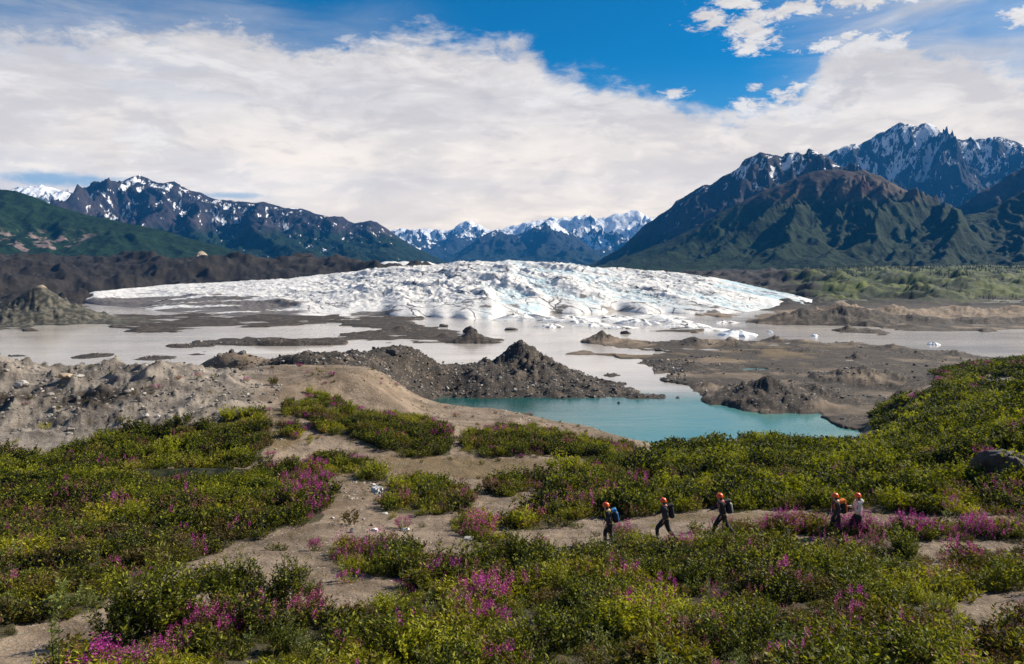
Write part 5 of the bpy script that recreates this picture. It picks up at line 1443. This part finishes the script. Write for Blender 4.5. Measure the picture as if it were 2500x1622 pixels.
solo_fl = [(810, 921, 1.0, 'dark magenta ball shaped clump alone near the crest of the sandy rise'), (1113, 1018, 0.9, 'magenta ball clump alone right on the sandy slope above the shrubs'), (1058, 1030, 0.9, 'second lone magenta ball clump left on the sandy slope'),
           (1210, 1010, 0.6, 'tiny magenta clump near the bay edge'), (600, 935, 1.0, 'magenta clump in the gap beside the gravel hill'), (1528, 1335, 1.1, 'magenta flower clump right behind the blue backpack hiker'),
           (985, 1292, 1.2, 'dark flowering clump beside the scattered white stones'), (660, 1120, 1.0, 'magenta clump at the foot of the gravel hill'), (770, 1345, 1.0, 'small magenta clump alone on the sand')]
for fx, fy, s, lab in solo_fl:
    x, y, z = hit(fx, fy)
    k = 0.75 if y > 60 else 0.6
    plant_parts('flower_clump', lab, 'flower clump', [M_stem, M_far, M_petal], x, y, z - 0.02, s * k, fx, seed=70 + fx, H=0.75, Rr=0.6, nst=40, lps=7, L=0.11, W=0.05, stem_r=0.006, spike=0.85, spike_len=0.20, petal_sz=0.06, spike_n=10)

# far spruces: some on their own, most as woodland
def spruce_mesh(name, seed, tiers=7):
    r = np.random.default_rng(seed); B_ = Build()
    B_.tube([np.array([0, 0, 0.]), np.array([0, 0, 1.0])], 0.02, 0.004, 0, 4)
    for k in range(tiers):
        h = 0.12 + 0.86 * k / tiers; rad = 0.20 * (1 - k / tiers) ** 0.9 + 0.015
        for j in range(8):
            a = j * math.pi / 4 + r.uniform(-.3, .3) + k
            rr_ = rad * r.uniform(0.7, 1.2)
            tip = np.array([math.cos(a) * rr_, math.sin(a) * rr_, h - 0.05])
            pr = np.array([-math.sin(a), math.cos(a), 0]) * rad * 0.42
            q = len(B_.v); B_.v += [np.array([0, 0, h + 0.07]), tip * 0.75 + np.array([0, 0, .25 * (h)]) * 1.0 + pr * 0.8, tip, tip * 0.75 + np.array([0, 0, .25 * h]) - pr * 0.8]
            B_.f.append((q, q + 1, q + 2, q + 3)); B_.m.append(1)
    return B_.mesh(name, [M_stem, M_spruce])
M_spruce = leaf_mat('spruce_needles', (0.008, 0.018, 0.007), (0.014, 0.028, 0.009), (0.030, 0.045, 0.012), tr=0.15, rough=0.8)
SP = [spruce_mesh('spruce_tree', 900 + i) for i in range(4)]
gx_ = rng.uniform(0, 1, 9000); d_ = np.sqrt(rng.uniform(620 ** 2, 1290 ** 2, 9000)); pxr = rng.uniform(1850, 3300, 9000)
X_ = (pxr - CX) / F * d_; Z_ = ground(X_, d_); pyr = HZ - F * Z_ / d_
dn2 = fbm(X_, d_, 90, 3, 0.6, 501)
keep = ((d_ > 1000) & (dn2 > -0.25)) | ((d_ > 620) & (dn2 > 0.24))
keep &= pxr > 1950
P = np.stack([X_, d_, Z_ - 0.2], -1)[keep]; S_ = rng.uniform(2.5, 6, len(P)); Ro = rng.uniform(0, 6.28, len(P))
nearest = np.argsort(P[:, 1] + (to_px(P[:, 0], P[:, 1], P[:, 2])[0] > 2500) * 9999)[:60]
mk = np.zeros(len(P), bool); mk[nearest] = True
for i in np.where(mk)[0]:
    o_ = link('spruce_tree', SP[i % 4], None, label='small dark spruce standing on the green hummocks below the right mountain', category='tree', group='spruces on the green hummocks')
    o_.location = P[i]; o_.scale = (S_[i],) * 3; o_.rotation_euler = (0, 0, Ro[i])
scatter('spruce_woodland', [(SP, P[~mk], S_[~mk], Ro[~mk])], label='distant dark spruce woodland along the foot of the right mountain', category='woodland')

# ------------------------------------------------------------------ stones
def stone_mat(name, a, c_):
    m, n, b = new_mat(name)
    oi = n.node('ShaderNodeObjectInfo'); p = n.node('ShaderNodeTexCoord').outputs['Object']
    c = n.mix(n.ss(n.noise(p, 2.2, 6, 0.65), 0.35, 0.65), a, c_)
    c = n.mix(n.m('MULTIPLY', oi.outputs['Random'], 0.5), c, tuple(v * 0.55 for v in a))
    n.put(b.inputs['Base Color'], c); n.put(b.inputs['Normal'], n.bump(n.noise(p, 5, 5, 0.7), 0.05, 0.8))
    return m
M_pstone = stone_mat('pale_stone', (0.36, 0.33, 0.29), (0.56, 0.53, 0.48))
M_gstone = stone_mat('grey_stone', (0.16, 0.145, 0.13), (0.30, 0.275, 0.24))
M_dstone = stone_mat('dark_stone', (0.035, 0.032, 0.030), (0.085, 0.075, 0.065))
M_tstone = stone_mat('tan_stone', (0.28, 0.20, 0.13), (0.45, 0.35, 0.25))
rocks = [
    (53, 945, 19, 10, 1.5, 'pale', 'large flat pale slab lying on the gravel hill left end'), (160, 925, 18, 10, 1.5, 'tan', 'greenish tan flat slab near the gravel hill top'), (191, 923, 14, 5, 1.4, 'pale', 'thin pale slab right of the tan slab'),
    (124, 970, 9, 5, 1.2, 'pale', 'small pale stone below the tan slab'), (123, 1018, 8, 6, 1.2, 'pale', 'white block half way down the gravel hill'), (170, 1052, 12, 6, 1.4, 'grey', 'grey slab low on the gravel hill'),
    (320, 957, 7, 6, 1.1, 'pale', 'white stone under the hollow of the gravel hill'), (355, 1018, 9, 6, 1.2, 'pale', 'white stone on the mid right gravel hill'), (310, 965, 10, 5, 1.3, 'grey', 'grey stone left of the white one under the hollow'),
    (920, 1204, 19, 12, 1.3, 'white', 'large white boulder between the sand patch and green bush'), (912, 1186, 6, 4, 1.1, 'white', 'small white stone on top of the large white boulder'),
    (842, 1261, 5, 5, 1.0, 'pale', 'small pale stone at the left of the stone scatter'), (872, 1257, 5, 8, 1.0, 'grey', 'upright grey stone on the sand slope'), (887, 1271, 5, 4, 1, 'pale', 'round pale stone right of the upright grey one'),
    (862, 1300, 9, 8, 1.2, 'grey', 'grey split boulder at the foot of the stone scatter'), (914, 1298, 10, 7, 1.2, 'white', 'white rounded boulder in the middle of the stone scatter'), (908, 1284, 5, 4, 1, 'tan', 'orange tan stone above the white rounded boulder'),
    (990, 1297, 11, 6, 1.3, 'white', 'white flat boulder at the right of the stone scatter'), (940, 1256, 9, 4, 1.2, 'pale', 'flat pale slab above the stone scatter'), (968, 1308, 7, 3, 1.2, 'grey', 'flat dark grey stone at the scatter right'),
    (812, 1268, 5, 4, 1, 'white', 'small white stone at the far left of the scatter'), (1310, 1168, 22, 13, 1.6, 'pale', 'big pale grey boulder at the left end of the thicket'),
    (1145, 1318, 16, 5, 1.2, 'pale', 'flat pale rock under a grassy clump on the sand'), (2393, 1584, 14, 10, 1.1, 'grey', 'smooth grey round boulder in the bottom right corner'), (2078, 1518, 8, 5, 1.1, 'tan', 'small tan stone in the front meadow'),
    (14, 1515, 30, 22, 1.2, 'tan', 'tan boulder at the left picture edge beside the path'), (2472, 1180, 80, 60, 1.8, 'dark', 'big dark ridged boulder among shrubs at the right edge'),
    (2450, 940, 52, 13, 1.3, 'slope', 'flat grey rock slab on the far green slope at the right edge'),
    (2410, 1215, 28, 16, 1.5, 'dark', 'lower dark rock at the foot of the big ridged boulder'), (2495, 1470, 26, 4, 1.5, 'dark', 'dark driftwood like flat rock on the sand at the right edge'),
    (1147, 813, 17, 13, 1.0, 'dark', 'dark boulder perched on the low spit in the lake'), (1082, 798, 14, 6, 1.2, 'dark', 'dark low rock in the lake behind the spit'), (1248, 806, 16, 5, 1.2, 'dark', 'flat dark rock alone in the open gray lake'),
    (1528, 815, 14, 7, 1.2, 'dark', 'dark rock at the tip behind the brown lake mound'), (1610, 857, 12, 4, 1.2, 'dark', 'dark rock at the mudflat corner'),
    (960, 867, 16, 9, 1.1, 'dark', 'dark block on the rubble ridge crest'), (1510, 985, 4, 3, 1.1, 'dark', 'small dark stone in the turquoise bay'), (1655, 972, 6, 3, 1.1, 'dark', 'second dark stone in the turquoise bay mouth'),
    (1303, 940, 7, 7, 1.0, 'tan', 'tan boulder on the dark rubble slope above the bay'), (1257, 958, 6, 5, 1.0, 'pale', 'pale boulder near the bay shore under the ridge'), (1300, 1062, 0, 0, 1, 'tan', None),
]
m_, n, b = new_mat('layered_rock'); p = n.node('ShaderNodeTexCoord').outputs['Object']
nl = n.noise(n.scale(p, (0.5, 0.5, 2.0)), 0.6, 8, 0.7, 1.0); nl2 = n.noise(p, 2.0, 6, 0.7)
n.put(b.inputs['Base Color'], n.mix(n.ss(nl, 0.42, 0.60), (0.07, 0.062, 0.055), (0.36, 0.31, 0.26))); n.put(b.inputs['Normal'], n.bump(n.m('ADD', nl, nl2), 0.7, 1.0))
M_slope = m_
MS_ = dict(slope=M_slope, pale=M_pstone, grey=M_gstone, dark=M_dstone, tan=M_tstone, white=stone_mat('white_stone', (0.62, 0.60, 0.56), (0.78, 0.76, 0.72)))
for (fx, fy, hw, hh, dp, mt, lab) in rocks:
    if not lab: continue
    if fy < 870 and fx > 1000:
        d0 = plane_d(fy); x, y, z = (fx - CX) / F * d0, d0, max(WATER, gz((fx - CX) / F * d0, d0))
    elif 'bay' in lab and 'stone in' in lab or 'stone in the turquoise' in lab:
        d0 = plane_d(fy); x, y, z = (fx - CX) / F * d0, d0, WATER
    else:
        x, y, z = hit(fx, fy)
    me = rock_mesh('boulder', hw / F * y, hw / F * y * 0.8 * min(dp, 1.3), hh / F * y, int(fx * 3 + fy), 5 if hw > 40 else 3, 1.1 if hw > 40 else 0.7)
    for f_ in me.polygons: f_.use_smooth = False
    o = link('boulder', me, MS_[mt], label=lab, category='rock')
    o.location = (x, y, z + hh / F * y * 0.35); o.rotation_euler = (0, 0, (fx % 7) * 0.1 - 0.3)

# driftwood branch on the right sand
wood = Build()
x, y, z = hit(2475, 1478)
pts_ = [np.array([-0.5, 0, 0.05]), np.array([0.0, 0.1, 0.12]), np.array([0.6, -0.05, 0.06]), np.array([1.2, 0.05, 0.10])]
wood.tube(pts_, 0.035, 0.015, 0, 6); wood.tube([pts_[1], pts_[1] + np.array([0.3, 0.25, 0.12])], 0.02, 0.008, 0, 5)
o = link('dead_branch', wood.mesh('dead_branch', [M_stem]), None, label='dead grey brown branch lying on the sand at the right edge', category='branch'); o.location = (x, y, z)

# loose stones
ST = {}
for nm, mt, k0 in (('pale', M_pstone, 1), ('grey', M_gstone, 20), ('dark', M_dstone, 40)):
    ST[nm] = []
    for i in range(4):
        me = rock_mesh('stone', 1.0, 0.8, 0.6, 700 + k0 + i, 1, 0.8); me.materials.append(mt); ST[nm].append(me)
def stones(d0, d1, per, lo, hi, fn, s0, s1, kinds, wts):
    x, y, z = cand(d0, d1, per, lo, hi); k = fn(x, y, z); x, y, z = x[k], y[k], z[k]
    n_ = len(x); sz = s0 * (s1 / s0) ** (rng.uniform(0, 1, n_) ** 2.6)
    r = rng.uniform(0, 1, n_); c0 = 0; out_ = []
    for kd, w_ in zip(kinds, wts):
        m_ = (r >= c0) & (r < c0 + w_); c0 += w_
        out_.append((ST[kd], np.stack([x[m_], y[m_], z[m_] + sz[m_] * 0.15], -1), sz[m_], rng.uniform(0, 6.28, m_.sum())))
    return out_
def VD(x, y, z):
    o = veg_density(x, y, z); return tot(o, ('front', 'left', 'mid', 'trail', 'hedge'))
gr = stones(62, 96, 4.0, -500, 690, lambda x, y, z: (fbm(x, y, 6, 3, 0.6, 601) > -0.15) & (VD(x, y, z) < 0.3), 0.035, 0.32, ('pale', 'grey', 'dark'), (0.16, 0.74, 0.10))
gr += stones(90, 112, 2.5, 600, 1700, lambda x, y, z: VD(x, y, z) < 0.3, 0.02, 0.18, ('pale', 'grey', 'dark'), (0.4, 0.45, 0.15))
gr += stones(19, 62, 3.5, -300, 2700, lambda x, y, z: (fbm(x, y, 4, 3, 0.6, 603) > 0.12) & (VD(x, y, z) < 0.3), 0.012, 0.09, ('pale', 'grey'), (0.4, 0.6))
gr += stones(46, 56, 10.0, 760, 1010, lambda x, y, z: VD(x, y, z) < 0.3, 0.02, 0.16, ('pale', 'grey', 'dark'), (0.4, 0.3, 0.3))
gr += stones(108, 245, 1.7, 520, 1680, lambda x, y, z: (z > WATER + 0.05), 0.07, 0.62, ('pale', 'grey', 'dark'), (0.08, 0.34, 0.58))
gr += stones(150, 300, 0.35, 1400, 2600, lambda x, y, z: (z > WATER + 0.3) & (VD(x, y, z) < 0.3) & (fbm(x, y, 14, 3, 0.6, 605) > 0.05), 0.10, 0.7, ('pale', 'grey', 'dark'), (0.15, 0.45, 0.40))
gr += stones(96, 300, 0.25, -300, 700, lambda x, y, z: (z > WATER + 0.1), 0.10, 0.8, ('pale', 'grey', 'dark'), (0.12, 0.38, 0.50))
scatter('loose_stones', gr, label='loose stones and rubble strewn over the bare slopes', category='stones')

# ------------------------------------------------------------------ hikers
import bmesh
def skin_obj(name, chains, mat, parent, sub=2, root=0):
    """chains: dict of points name->(pos, (rx, ry)) and edges list"""
    pts_, edges = chains
    names = list(pts_.keys())
    me = bpy.data.meshes.new(name)
    me.from_pydata([pts_[k][0] for k in names], [(names.index(a), names.index(b_)) for a, b_ in edges], [])
    me.update()
    o = link(name, me, None, parent=parent)
    md = o.modifiers.new('skin', 'SKIN'); md.use_smooth_shade = True
    if not me.skin_vertices: pass
    sv = me.skin_vertices[0].data
    for i, k in enumerate(names):
        r_ = pts_[k][1]; sv[i].radius = (r_, r_) if not isinstance(r_, tuple) else r_
        sv[i].use_root = (i == root)
    sb = o.modifiers.new('sub', 'SUBSURF'); sb.levels = sub; sb.render_levels = sub
    me.materials.append(mat)
    return o

def ellip(name, loc, rad, mat, parent, seg=20, rings=12, cut=None, rot=0.0):
    bm = bmesh.new(); bmesh.ops.create_uvsphere(bm, u_segments=seg, v_segments=rings, radius=1.0)
    if cut is not None:
        bmesh.ops.bisect_plane(bm, geom=bm.verts[:] + bm.edges[:] + bm.faces[:], plane_co=(0, 0, cut), plane_no=(0, 0, -1), clear_outer=True)
    for v in bm.verts: v.co = Vector((v.co.x * rad[0], v.co.y * rad[1], v.co.z * rad[2]))
    bmesh.ops.rotate(bm, verts=bm.verts, cent=(0, 0, 0), matrix=Matrix.Rotation(rot, 3, 'Y'))
    for v in bm.verts: v.co += Vector(loc)
    me = bpy.data.meshes.new(name); bm.to_mesh(me); bm.free()
    for p_ in me.polygons: p_.use_smooth = True
    return link(name, me, mat, parent=parent)

def rbox(name, loc, size, mat, parent, rot=0.0, bevel=0.3, taper=1.0, seg=3):
    bm = bmesh.new(); bmesh.ops.create_cube(bm, size=1.0)
    for v in bm.verts:
        k = 1.0 if v.co.z < 0 else taper
        v.co = Vector((v.co.x * size[0] * k, v.co.y * size[1] * k, v.co.z * size[2]))
    bmesh.ops.bevel(bm, geom=bm.edges[:], offset=min(size) * bevel, segments=seg, affect='EDGES', profile=0.6)
    bmesh.ops.rotate(bm, verts=bm.verts, cent=(0, 0, 0), matrix=Matrix.Rotation(rot, 3, 'Y'))
    for v in bm.verts: v.co += Vector(loc)
    me = bpy.data.meshes.new(name); bm.to_mesh(me); bm.free()
    for p_ in me.polygons: p_.use_smooth = True
    return link(name, me, mat, parent=parent)

def tube_obj(name, pts_, r0, mat, parent, n=6):
    B_ = Build(); k = 0
    P = [np.array(p_, float) for p_ in pts_]
    for i, p_ in enumerate(P):
        t = P[min(i + 1, len(P) - 1)] - P[max(i - 1, 0)]; t /= np.linalg.norm(t) + 1e-9
        a = np.cross(t, [0.1, 0.9, 0.3]); a /= np.linalg.norm(a); c_ = np.cross(t, a)
        for j in range(n):
            an = 2 * math.pi * j / n
            B_.v.append(p_ + a * math.cos(an) * r0 * 1.6 + c_ * math.sin(an) * r0)
    for i in range(len(P) - 1):
        for j in range(n):
            j2 = (j + 1) % n; B_.f.append((i * n + j, i * n + j2, (i + 1) * n + j2, (i + 1) * n + j)); B_.m.append(0)
    me = B_.mesh(name, [mat])
    for p_ in me.polygons: p_.use_smooth = True
    return link(name, me, None, parent=parent)

M_skin = flat_mat('skin', (0.34, 0.19, 0.12), 0.6, 0.08)
M_hair = flat_mat('dark_hair', (0.02, 0.014, 0.01), 0.7)
m_hel, n, b = new_mat('orange_helmet_shell'); b.inputs['Base Color'].default_value = (0.80, 0.10, 0.015, 1); b.inputs['Roughness'].default_value = 0.35
M_hel = m_hel
M_vent = flat_mat('dark_vent', (0.02, 0.01, 0.01), 0.6)
M_boot = flat_mat('boot_leather', (0.03, 0.022, 0.018), 0.7)
def cloth(name, col, sc=14):
    m, n, b = new_mat(name)
    p = n.node('ShaderNodeTexCoord').outputs['Object']
    nz = n.noise(n.scale(p, (1, 1, 0.5)), sc, 5, 0.6)
    n.put(b.inputs['Base Color'], n.mix(n.ss(nz, 0.35, 0.65), tuple(c * 0.8 for c in col), tuple(min(1, c * 1.15) for c in col)))
    n.put(b.inputs['Normal'], n.bump(nz, 0.03, 0.8)); b.inputs['Roughness'].default_value = 0.85
    return m
NAVY = cloth('navy_cloth', (0.012, 0.017, 0.028)); BLACK = cloth('black_cloth', (0.010, 0.012, 0.015)); GREY = cloth('grey_jacket_cloth', (0.22, 0.22, 0.25)); WHITE = cloth('white_jacket_cloth', (0.62, 0.60, 0.58))
CHAR = cloth('charcoal_cloth', (0.03, 0.03, 0.036)); PINK = cloth('pink_cloth', (0.55, 0.20, 0.18)); ORANGE = cloth('orange_pack_cloth', (0.75, 0.17, 0.015)); BLUE = cloth('blue_pack_cloth', (0.03, 0.22, 0.52)); YEL = cloth('yellow_strap', (0.7, 0.5, 0.02)); PALE = cloth('pale_cover_cloth', (0.60, 0.58, 0.56))
TAN = cloth('tan_scarf', (0.60, 0.42, 0.28))

def hiker(label, fx, dist, pose, jacket, trousers, pack=None, scarf=None, hood=False, packlabel=None, poles=False, sleeve=None, h=1.78):
    X0 = (fx - CX) / F * dist; z0 = gz(X0, dist)
    root = bpy.data.objects.new('person', None); COL.objects.link(root)
    root['label'] = label; root['category'] = 'person'
    s = h / 1.78
    root.location = (X0, dist, z0 + 0.0); root.rotation_euler = (0, 0, math.pi + pose.get('yaw', 0)); root.scale = (s, s, s)
    ln = pose.get('lean', 0.10)
    def T(x, y, z):    # lean the upper body forward about the hips
        dz = z - 0.95
        return (x + dz * math.sin(ln), y, 0.95 + dz * math.cos(ln)) if dz > 0 else (x, y, z)
    st = pose.get('stride', 0.25)
    kf, kb = pose.get('kf', 0.08), pose.get('kb', 0.05)
    # legs: right (y=-) front, left (y=+) back
    legs = {
        'hipR': ((0.0, -0.10, 0.92), 0.095), 'kneeR': ((st * 0.5 + kf, -0.10, 0.50), 0.062), 'anR': ((st * 0.8, -0.10, 0.10), 0.042), 'toeR': ((st * 0.8 + 0.17, -0.10, 0.035), 0.035),
        'hipL': ((-0.0, 0.10, 0.92), 0.095), 'kneeL': ((-st * 0.35 + kb, 0.10, 0.50), 0.062), 'anL': ((-st * 0.9, 0.10, 0.12), 0.042), 'toeL': ((-st * 0.9 + 0.16, 0.10, 0.04), 0.035)}
    e = pose.get('elbow', 0.0); f_ = pose.get('fore', 0.25); fz = pose.get('forez', -0.12)
    e2 = pose.get('elbow2', -0.08); f2 = pose.get('fore2', 0.12); fz2 = pose.get('forez2', -0.22)
    shR = T(0.02, -0.19, 1.42); shL = T(0.02, 0.19, 1.42)
    elR = (shR[0] + e, -0.25, shR[2] - 0.28); elL = (shL[0] + e2, 0.25, shL[2] - 0.28)
    wrR = (elR[0] + f_, -0.22, elR[2] + fz); wrL = (elL[0] + f2, 0.22, elL[2] + fz2)
    def ext(a, b_, k): return tuple(b_[i] + (b_[i] - a[i]) * k for i in range(3))
    paR = ext(elR, wrR, 0.32); paL = ext(elL, wrL, 0.32)
    body = {'pelvis': ((0, 0, 0.96), (0.14, 0.10)), 'spine': (T(0, 0, 1.15), (0.12, 0.09)), 'chest': (T(0.01, 0, 1.36), (0.135, 0.10)), 'neck': (T(0.03, 0, 1.50), 0.052), 'skull': (T(0.05, 0, 1.60), 0.080), 'crown': (T(0.045, 0, 1.70), 0.075),
            'nose': (T(0.155, 0, 1.615), 0.014), 'chin': (T(0.115, 0, 1.545), 0.028)}
    body.update(legs)
    body.update({'shR': (shR, 0.055), 'elR': (elR, 0.040), 'wrR': (wrR, 0.026), 'paR': (paR, 0.030), 'shL': (shL, 0.055), 'elL': (elL, 0.040), 'wrL': (wrL, 0.026), 'paL': (paL, 0.030)})
    ed = [('pelvis', 'spine'), ('spine', 'chest'), ('chest', 'neck'), ('neck', 'skull'), ('skull', 'crown'), ('skull', 'nose'), ('skull', 'chin'), ('pelvis', 'hipR'), ('hipR', 'kneeR'), ('kneeR', 'anR'), ('anR', 'toeR'), ('pelvis', 'hipL'), ('hipL', 'kneeL'), ('kneeL', 'anL'), ('anL', 'toeL'),
          ('chest', 'shR'), ('shR', 'elR'), ('elR', 'wrR'), ('wrR', 'paR'), ('chest', 'shL'), ('shL', 'elL'), ('elL', 'wrL'), ('wrL', 'paL')]
    for sd, pa, el in (('R', paR, elR), ('L', paL, elL)):
        dv = Vector(pa) - Vector(el); dv.normalize()
        for k in range(4):
            yy = (k - 1.5) * 0.019; L_ = (0.060, 0.072, 0.068, 0.052)[k]
            a = Vector(pa) + dv * 0.02 + Vector((0, yy, 0)); m1 = a + dv * L_ * 0.55; m2 = m1 + (dv + Vector((0, 0, -0.9))).normalized() * L_ * 0.5
            body['f%s%da' % (sd, k)] = (tuple(m1), 0.0085); body['f%s%db' % (sd, k)] = (tuple(m2), 0.0075)
            ed += [('pa' + sd, 'f%s%da' % (sd, k)), ('f%s%da' % (sd, k), 'f%s%db' % (sd, k))]
        sgn = 1 if sd == 'R' else -1
        t1 = Vector(pa) - dv * 0.015 + Vector((0, sgn * 0.035, 0.012)); t2 = t1 + dv * 0.035 + Vector((0, sgn * 0.008, 0))
        body['t%sa' % sd] = (tuple(t1), 0.010); body['t%sb' % sd] = (tuple(t2), 0.0085)
        ed += [('pa' + sd, 't%sa' % sd), ('t%sa' % sd, 't%sb' % sd)]
    skin_obj('body', (body, ed), M_skin, root, 1)
    g = 0.022
    jk = {'pelvis': ((0, 0, 0.88), (0.195, 0.165)), 'waist': (T(0, 0, 1.08), (0.180, 0.155)), 'chest': (T(0.0, 0, 1.34), (0.190, 0.165)), 'nk': (T(0.02, 0, 1.47), 0.10),
          'shR': (shR, 0.095), 'elR': (elR, 0.074), 'wrR': (wrR, 0.050), 'shL': (shL, 0.095), 'elL': (elL, 0.074), 'wrL': (wrL, 0.050)}
    skin_obj('jacket', (jk, [('pelvis', 'waist'), ('waist', 'chest'), ('chest', 'nk'), ('chest', 'shR'), ('shR', 'elR'), ('elR', 'wrR'), ('chest', 'shL'), ('shL', 'elL'), ('elL', 'wrL')]), jacket, root, 2)
    tr = {'pelvis': ((0, 0, 0.95), (0.145, 0.11)), 'hipR': ((0.0, -0.10, 0.86), 0.135), 'kneeR': (legs['kneeR'][0], 0.100), 'anR': ((legs['anR'][0][0], -0.10, 0.13), 0.075),
          'hipL': ((0.0, 0.10, 0.86), 0.135), 'kneeL': (legs['kneeL'][0], 0.100), 'anL': ((legs['anL'][0][0], 0.10, 0.15), 0.075)}
    skin_obj('trousers', (tr, [('pelvis', 'hipR'), ('hipR', 'kneeR'), ('kneeR', 'anR'), ('pelvis', 'hipL'), ('hipL', 'kneeL'), ('kneeL', 'anL')]), trousers, root, 2)
    for sd, y_ in (('R', -0.10), ('L', 0.10)):
        a = legs['an' + sd][0]; t = legs['toe' + sd][0]
        rbox('boot', ((a[0] + t[0]) / 2 - 0.015, y_, 0.055), (0.30, 0.11, 0.11), M_boot, root, bevel=0.4)
    hc = T(0.035, 0, 1.69)
    tilt = pose.get('head', 0.25)
    ellip('hair', T(0.0, 0, 1.60), (0.085, 0.09, 0.11), M_hair, root, 16, 10)
    hel = ellip('helmet', (hc[0], hc[1], hc[2]), (0.152, 0.125, 0.142), M_hel, root, 24, 14, cut=-0.18, rot=-0.15 + ln)
    for yy in (-0.125, 0.125):
        for xx in (-0.03, 0.04):
            rbox('vent', (hc[0] + xx - 0.02, yy * 0.86, hc[2] + 0.065), (0.045, 0.02, 0.028), M_vent, hel, bevel=0.3)
    if scarf: ellip('scarf', T(-0.02, 0, 1.49), (0.11, 0.125, 0.065), scarf, root, 16, 10)
    if hood:
        ellip('hood', T(-0.12, 0, 1.47), (0.10, 0.13, 0.10), jacket, root, 16, 10)
    if sleeve:
        ellip('shoulder_panel', T(-0.02, -0.14, 1.38), (0.11, 0.10, 0.12), sleeve, root, 16, 10)
    if pack:
        pb, pl, ps, ex = pack
        pk = bpy.data.objects.new('backpack', None); COL.objects.link(pk)
        pk.location = root.location; pk.rotation_euler = root.rotation_euler; pk.scale = root.scale
        pk['label'] = packlabel; pk['category'] = 'backpack'; pk['group'] = 'backpacks worn by the hikers'
        c_ = T(-0.27, 0, 1.22)
        rbox('pack_body', c_, (0.24, 0.32, 0.50), pb, pk, rot=ln, bevel=0.42, taper=0.85, seg=4)
        c2 = T(-0.26, 0, 1.49)
        rbox('lid', c2, (0.24, 0.30, 0.12), pl, pk, rot=ln + 0.25, bevel=0.42, seg=4)
        if ex:
            rbox('pocket', T(-0.385, 0, 1.22), (0.08, 0.26, 0.36), ex, pk, rot=ln, bevel=0.42, seg=4)
        for yy in (-0.13, 0.13):
            tube_obj('strap', [T(-0.16, yy, 1.40), T(-0.06, yy * 1.05, 1.505), T(0.06, yy * 1.1, 1.47), T(0.150, yy, 1.34), T(0.125, yy * 1.1, 1.20), T(-0.12, yy * 1.3, 1.05)], 0.016, ps, pk)
        rbox('side_strap', T(-0.27, -0.165, 1.20), (0.035, 0.012, 0.36), ps, pk, rot=ln, bevel=0.3)
    return root

hiker('person in orange helmet and dark clothes carrying a blue backpack, first in the line', 1488, 34.2, dict(lean=0.16, stride=0.2, fore=0.10, forez=-0.20, elbow=-0.02), NAVY, BLACK, (BLACK, BLUE, YEL, BLUE), TAN, packlabel='blue topped backpack with yellow straps on the first hiker')
hiker('person in orange helmet and grey jacket with pink collar, one arm swinging ahead', 1625, 34.4, dict(lean=0.10, stride=0.42, elbow=0.10, fore=0.22, forez=-0.08, kf=0.14), CHAR, BLACK, (BLACK, BLACK, BLACK, None), PINK, packlabel='small black backpack on the hiker in the grey jacket', sleeve=GREY)
hiker('person in orange helmet and dark clothes taking a long stride, third in the line', 1765, 34.0, dict(lean=0.14, stride=0.50, elbow=0.14, fore=0.24, forez=-0.10, kf=0.02), BLACK, BLACK, (BLACK, CHAR, PINK, PALE), PINK, packlabel='black backpack with pale rear cover on the striding hiker')
hiker('person in orange helmet and dark jacket carrying an orange and black backpack', 2043, 34.0, dict(lean=0.05, stride=0.18, elbow=-0.03, fore=0.05, forez=-0.24), CHAR, BLACK, (BLACK, ORANGE, ORANGE, ORANGE), PALE, packlabel='orange and black backpack on the fourth hiker')
hiker('person in orange helmet and white hooded jacket without a backpack, last in the line', 2095, 34.1, dict(lean=-0.02, stride=0.24, elbow=0.06, fore=0.24, forez=0.05, elbow2=0.05, fore2=0.22, forez2=0.02, kf=0.14, kb=0.12), WHITE, BLACK, None, None, True, sleeve=CHAR)

# ------------------------------------------------------------------ air
hz = bpy.data.meshes.new('haze')
x0, x1, y0, y1, z0, z1 = -8000, 8000, -300, 10200, -61, 1000
z0 = -75
hz.from_pydata([(x0, y0, z0), (x1, y0, z0), (x1, y1, z0), (x0, y1, z0), (x0, y0, z1), (x1, y0, z1), (x1, y1, z1), (x0, y1, z1)], [],
               [(3, 2, 1, 0), (4, 5, 6, 7), (0, 1, 5, 4), (1, 2, 6, 5), (2, 3, 7, 6), (3, 0, 4, 7)])
hm = bpy.data.materials.new('haze_air'); hm.use_nodes = True
hn = hm.node_tree; hn.nodes.clear()
ho = hn.nodes.new('ShaderNodeOutputMaterial'); pv = hn.nodes.new('ShaderNodeVolumePrincipled')
pv.inputs['Color'].default_value = (0.04, 0.36, 1.0, 1)
pv.inputs['Density'].default_value = 4.9e-5
pv.inputs['Anisotropy'].default_value = 0.0
hn.links.new(pv.outputs[0], ho.inputs['Volume'])
link('haze', hz, hm, kind='stuff', label='thin blue air haze between the viewer and the far mountains', category='haze')
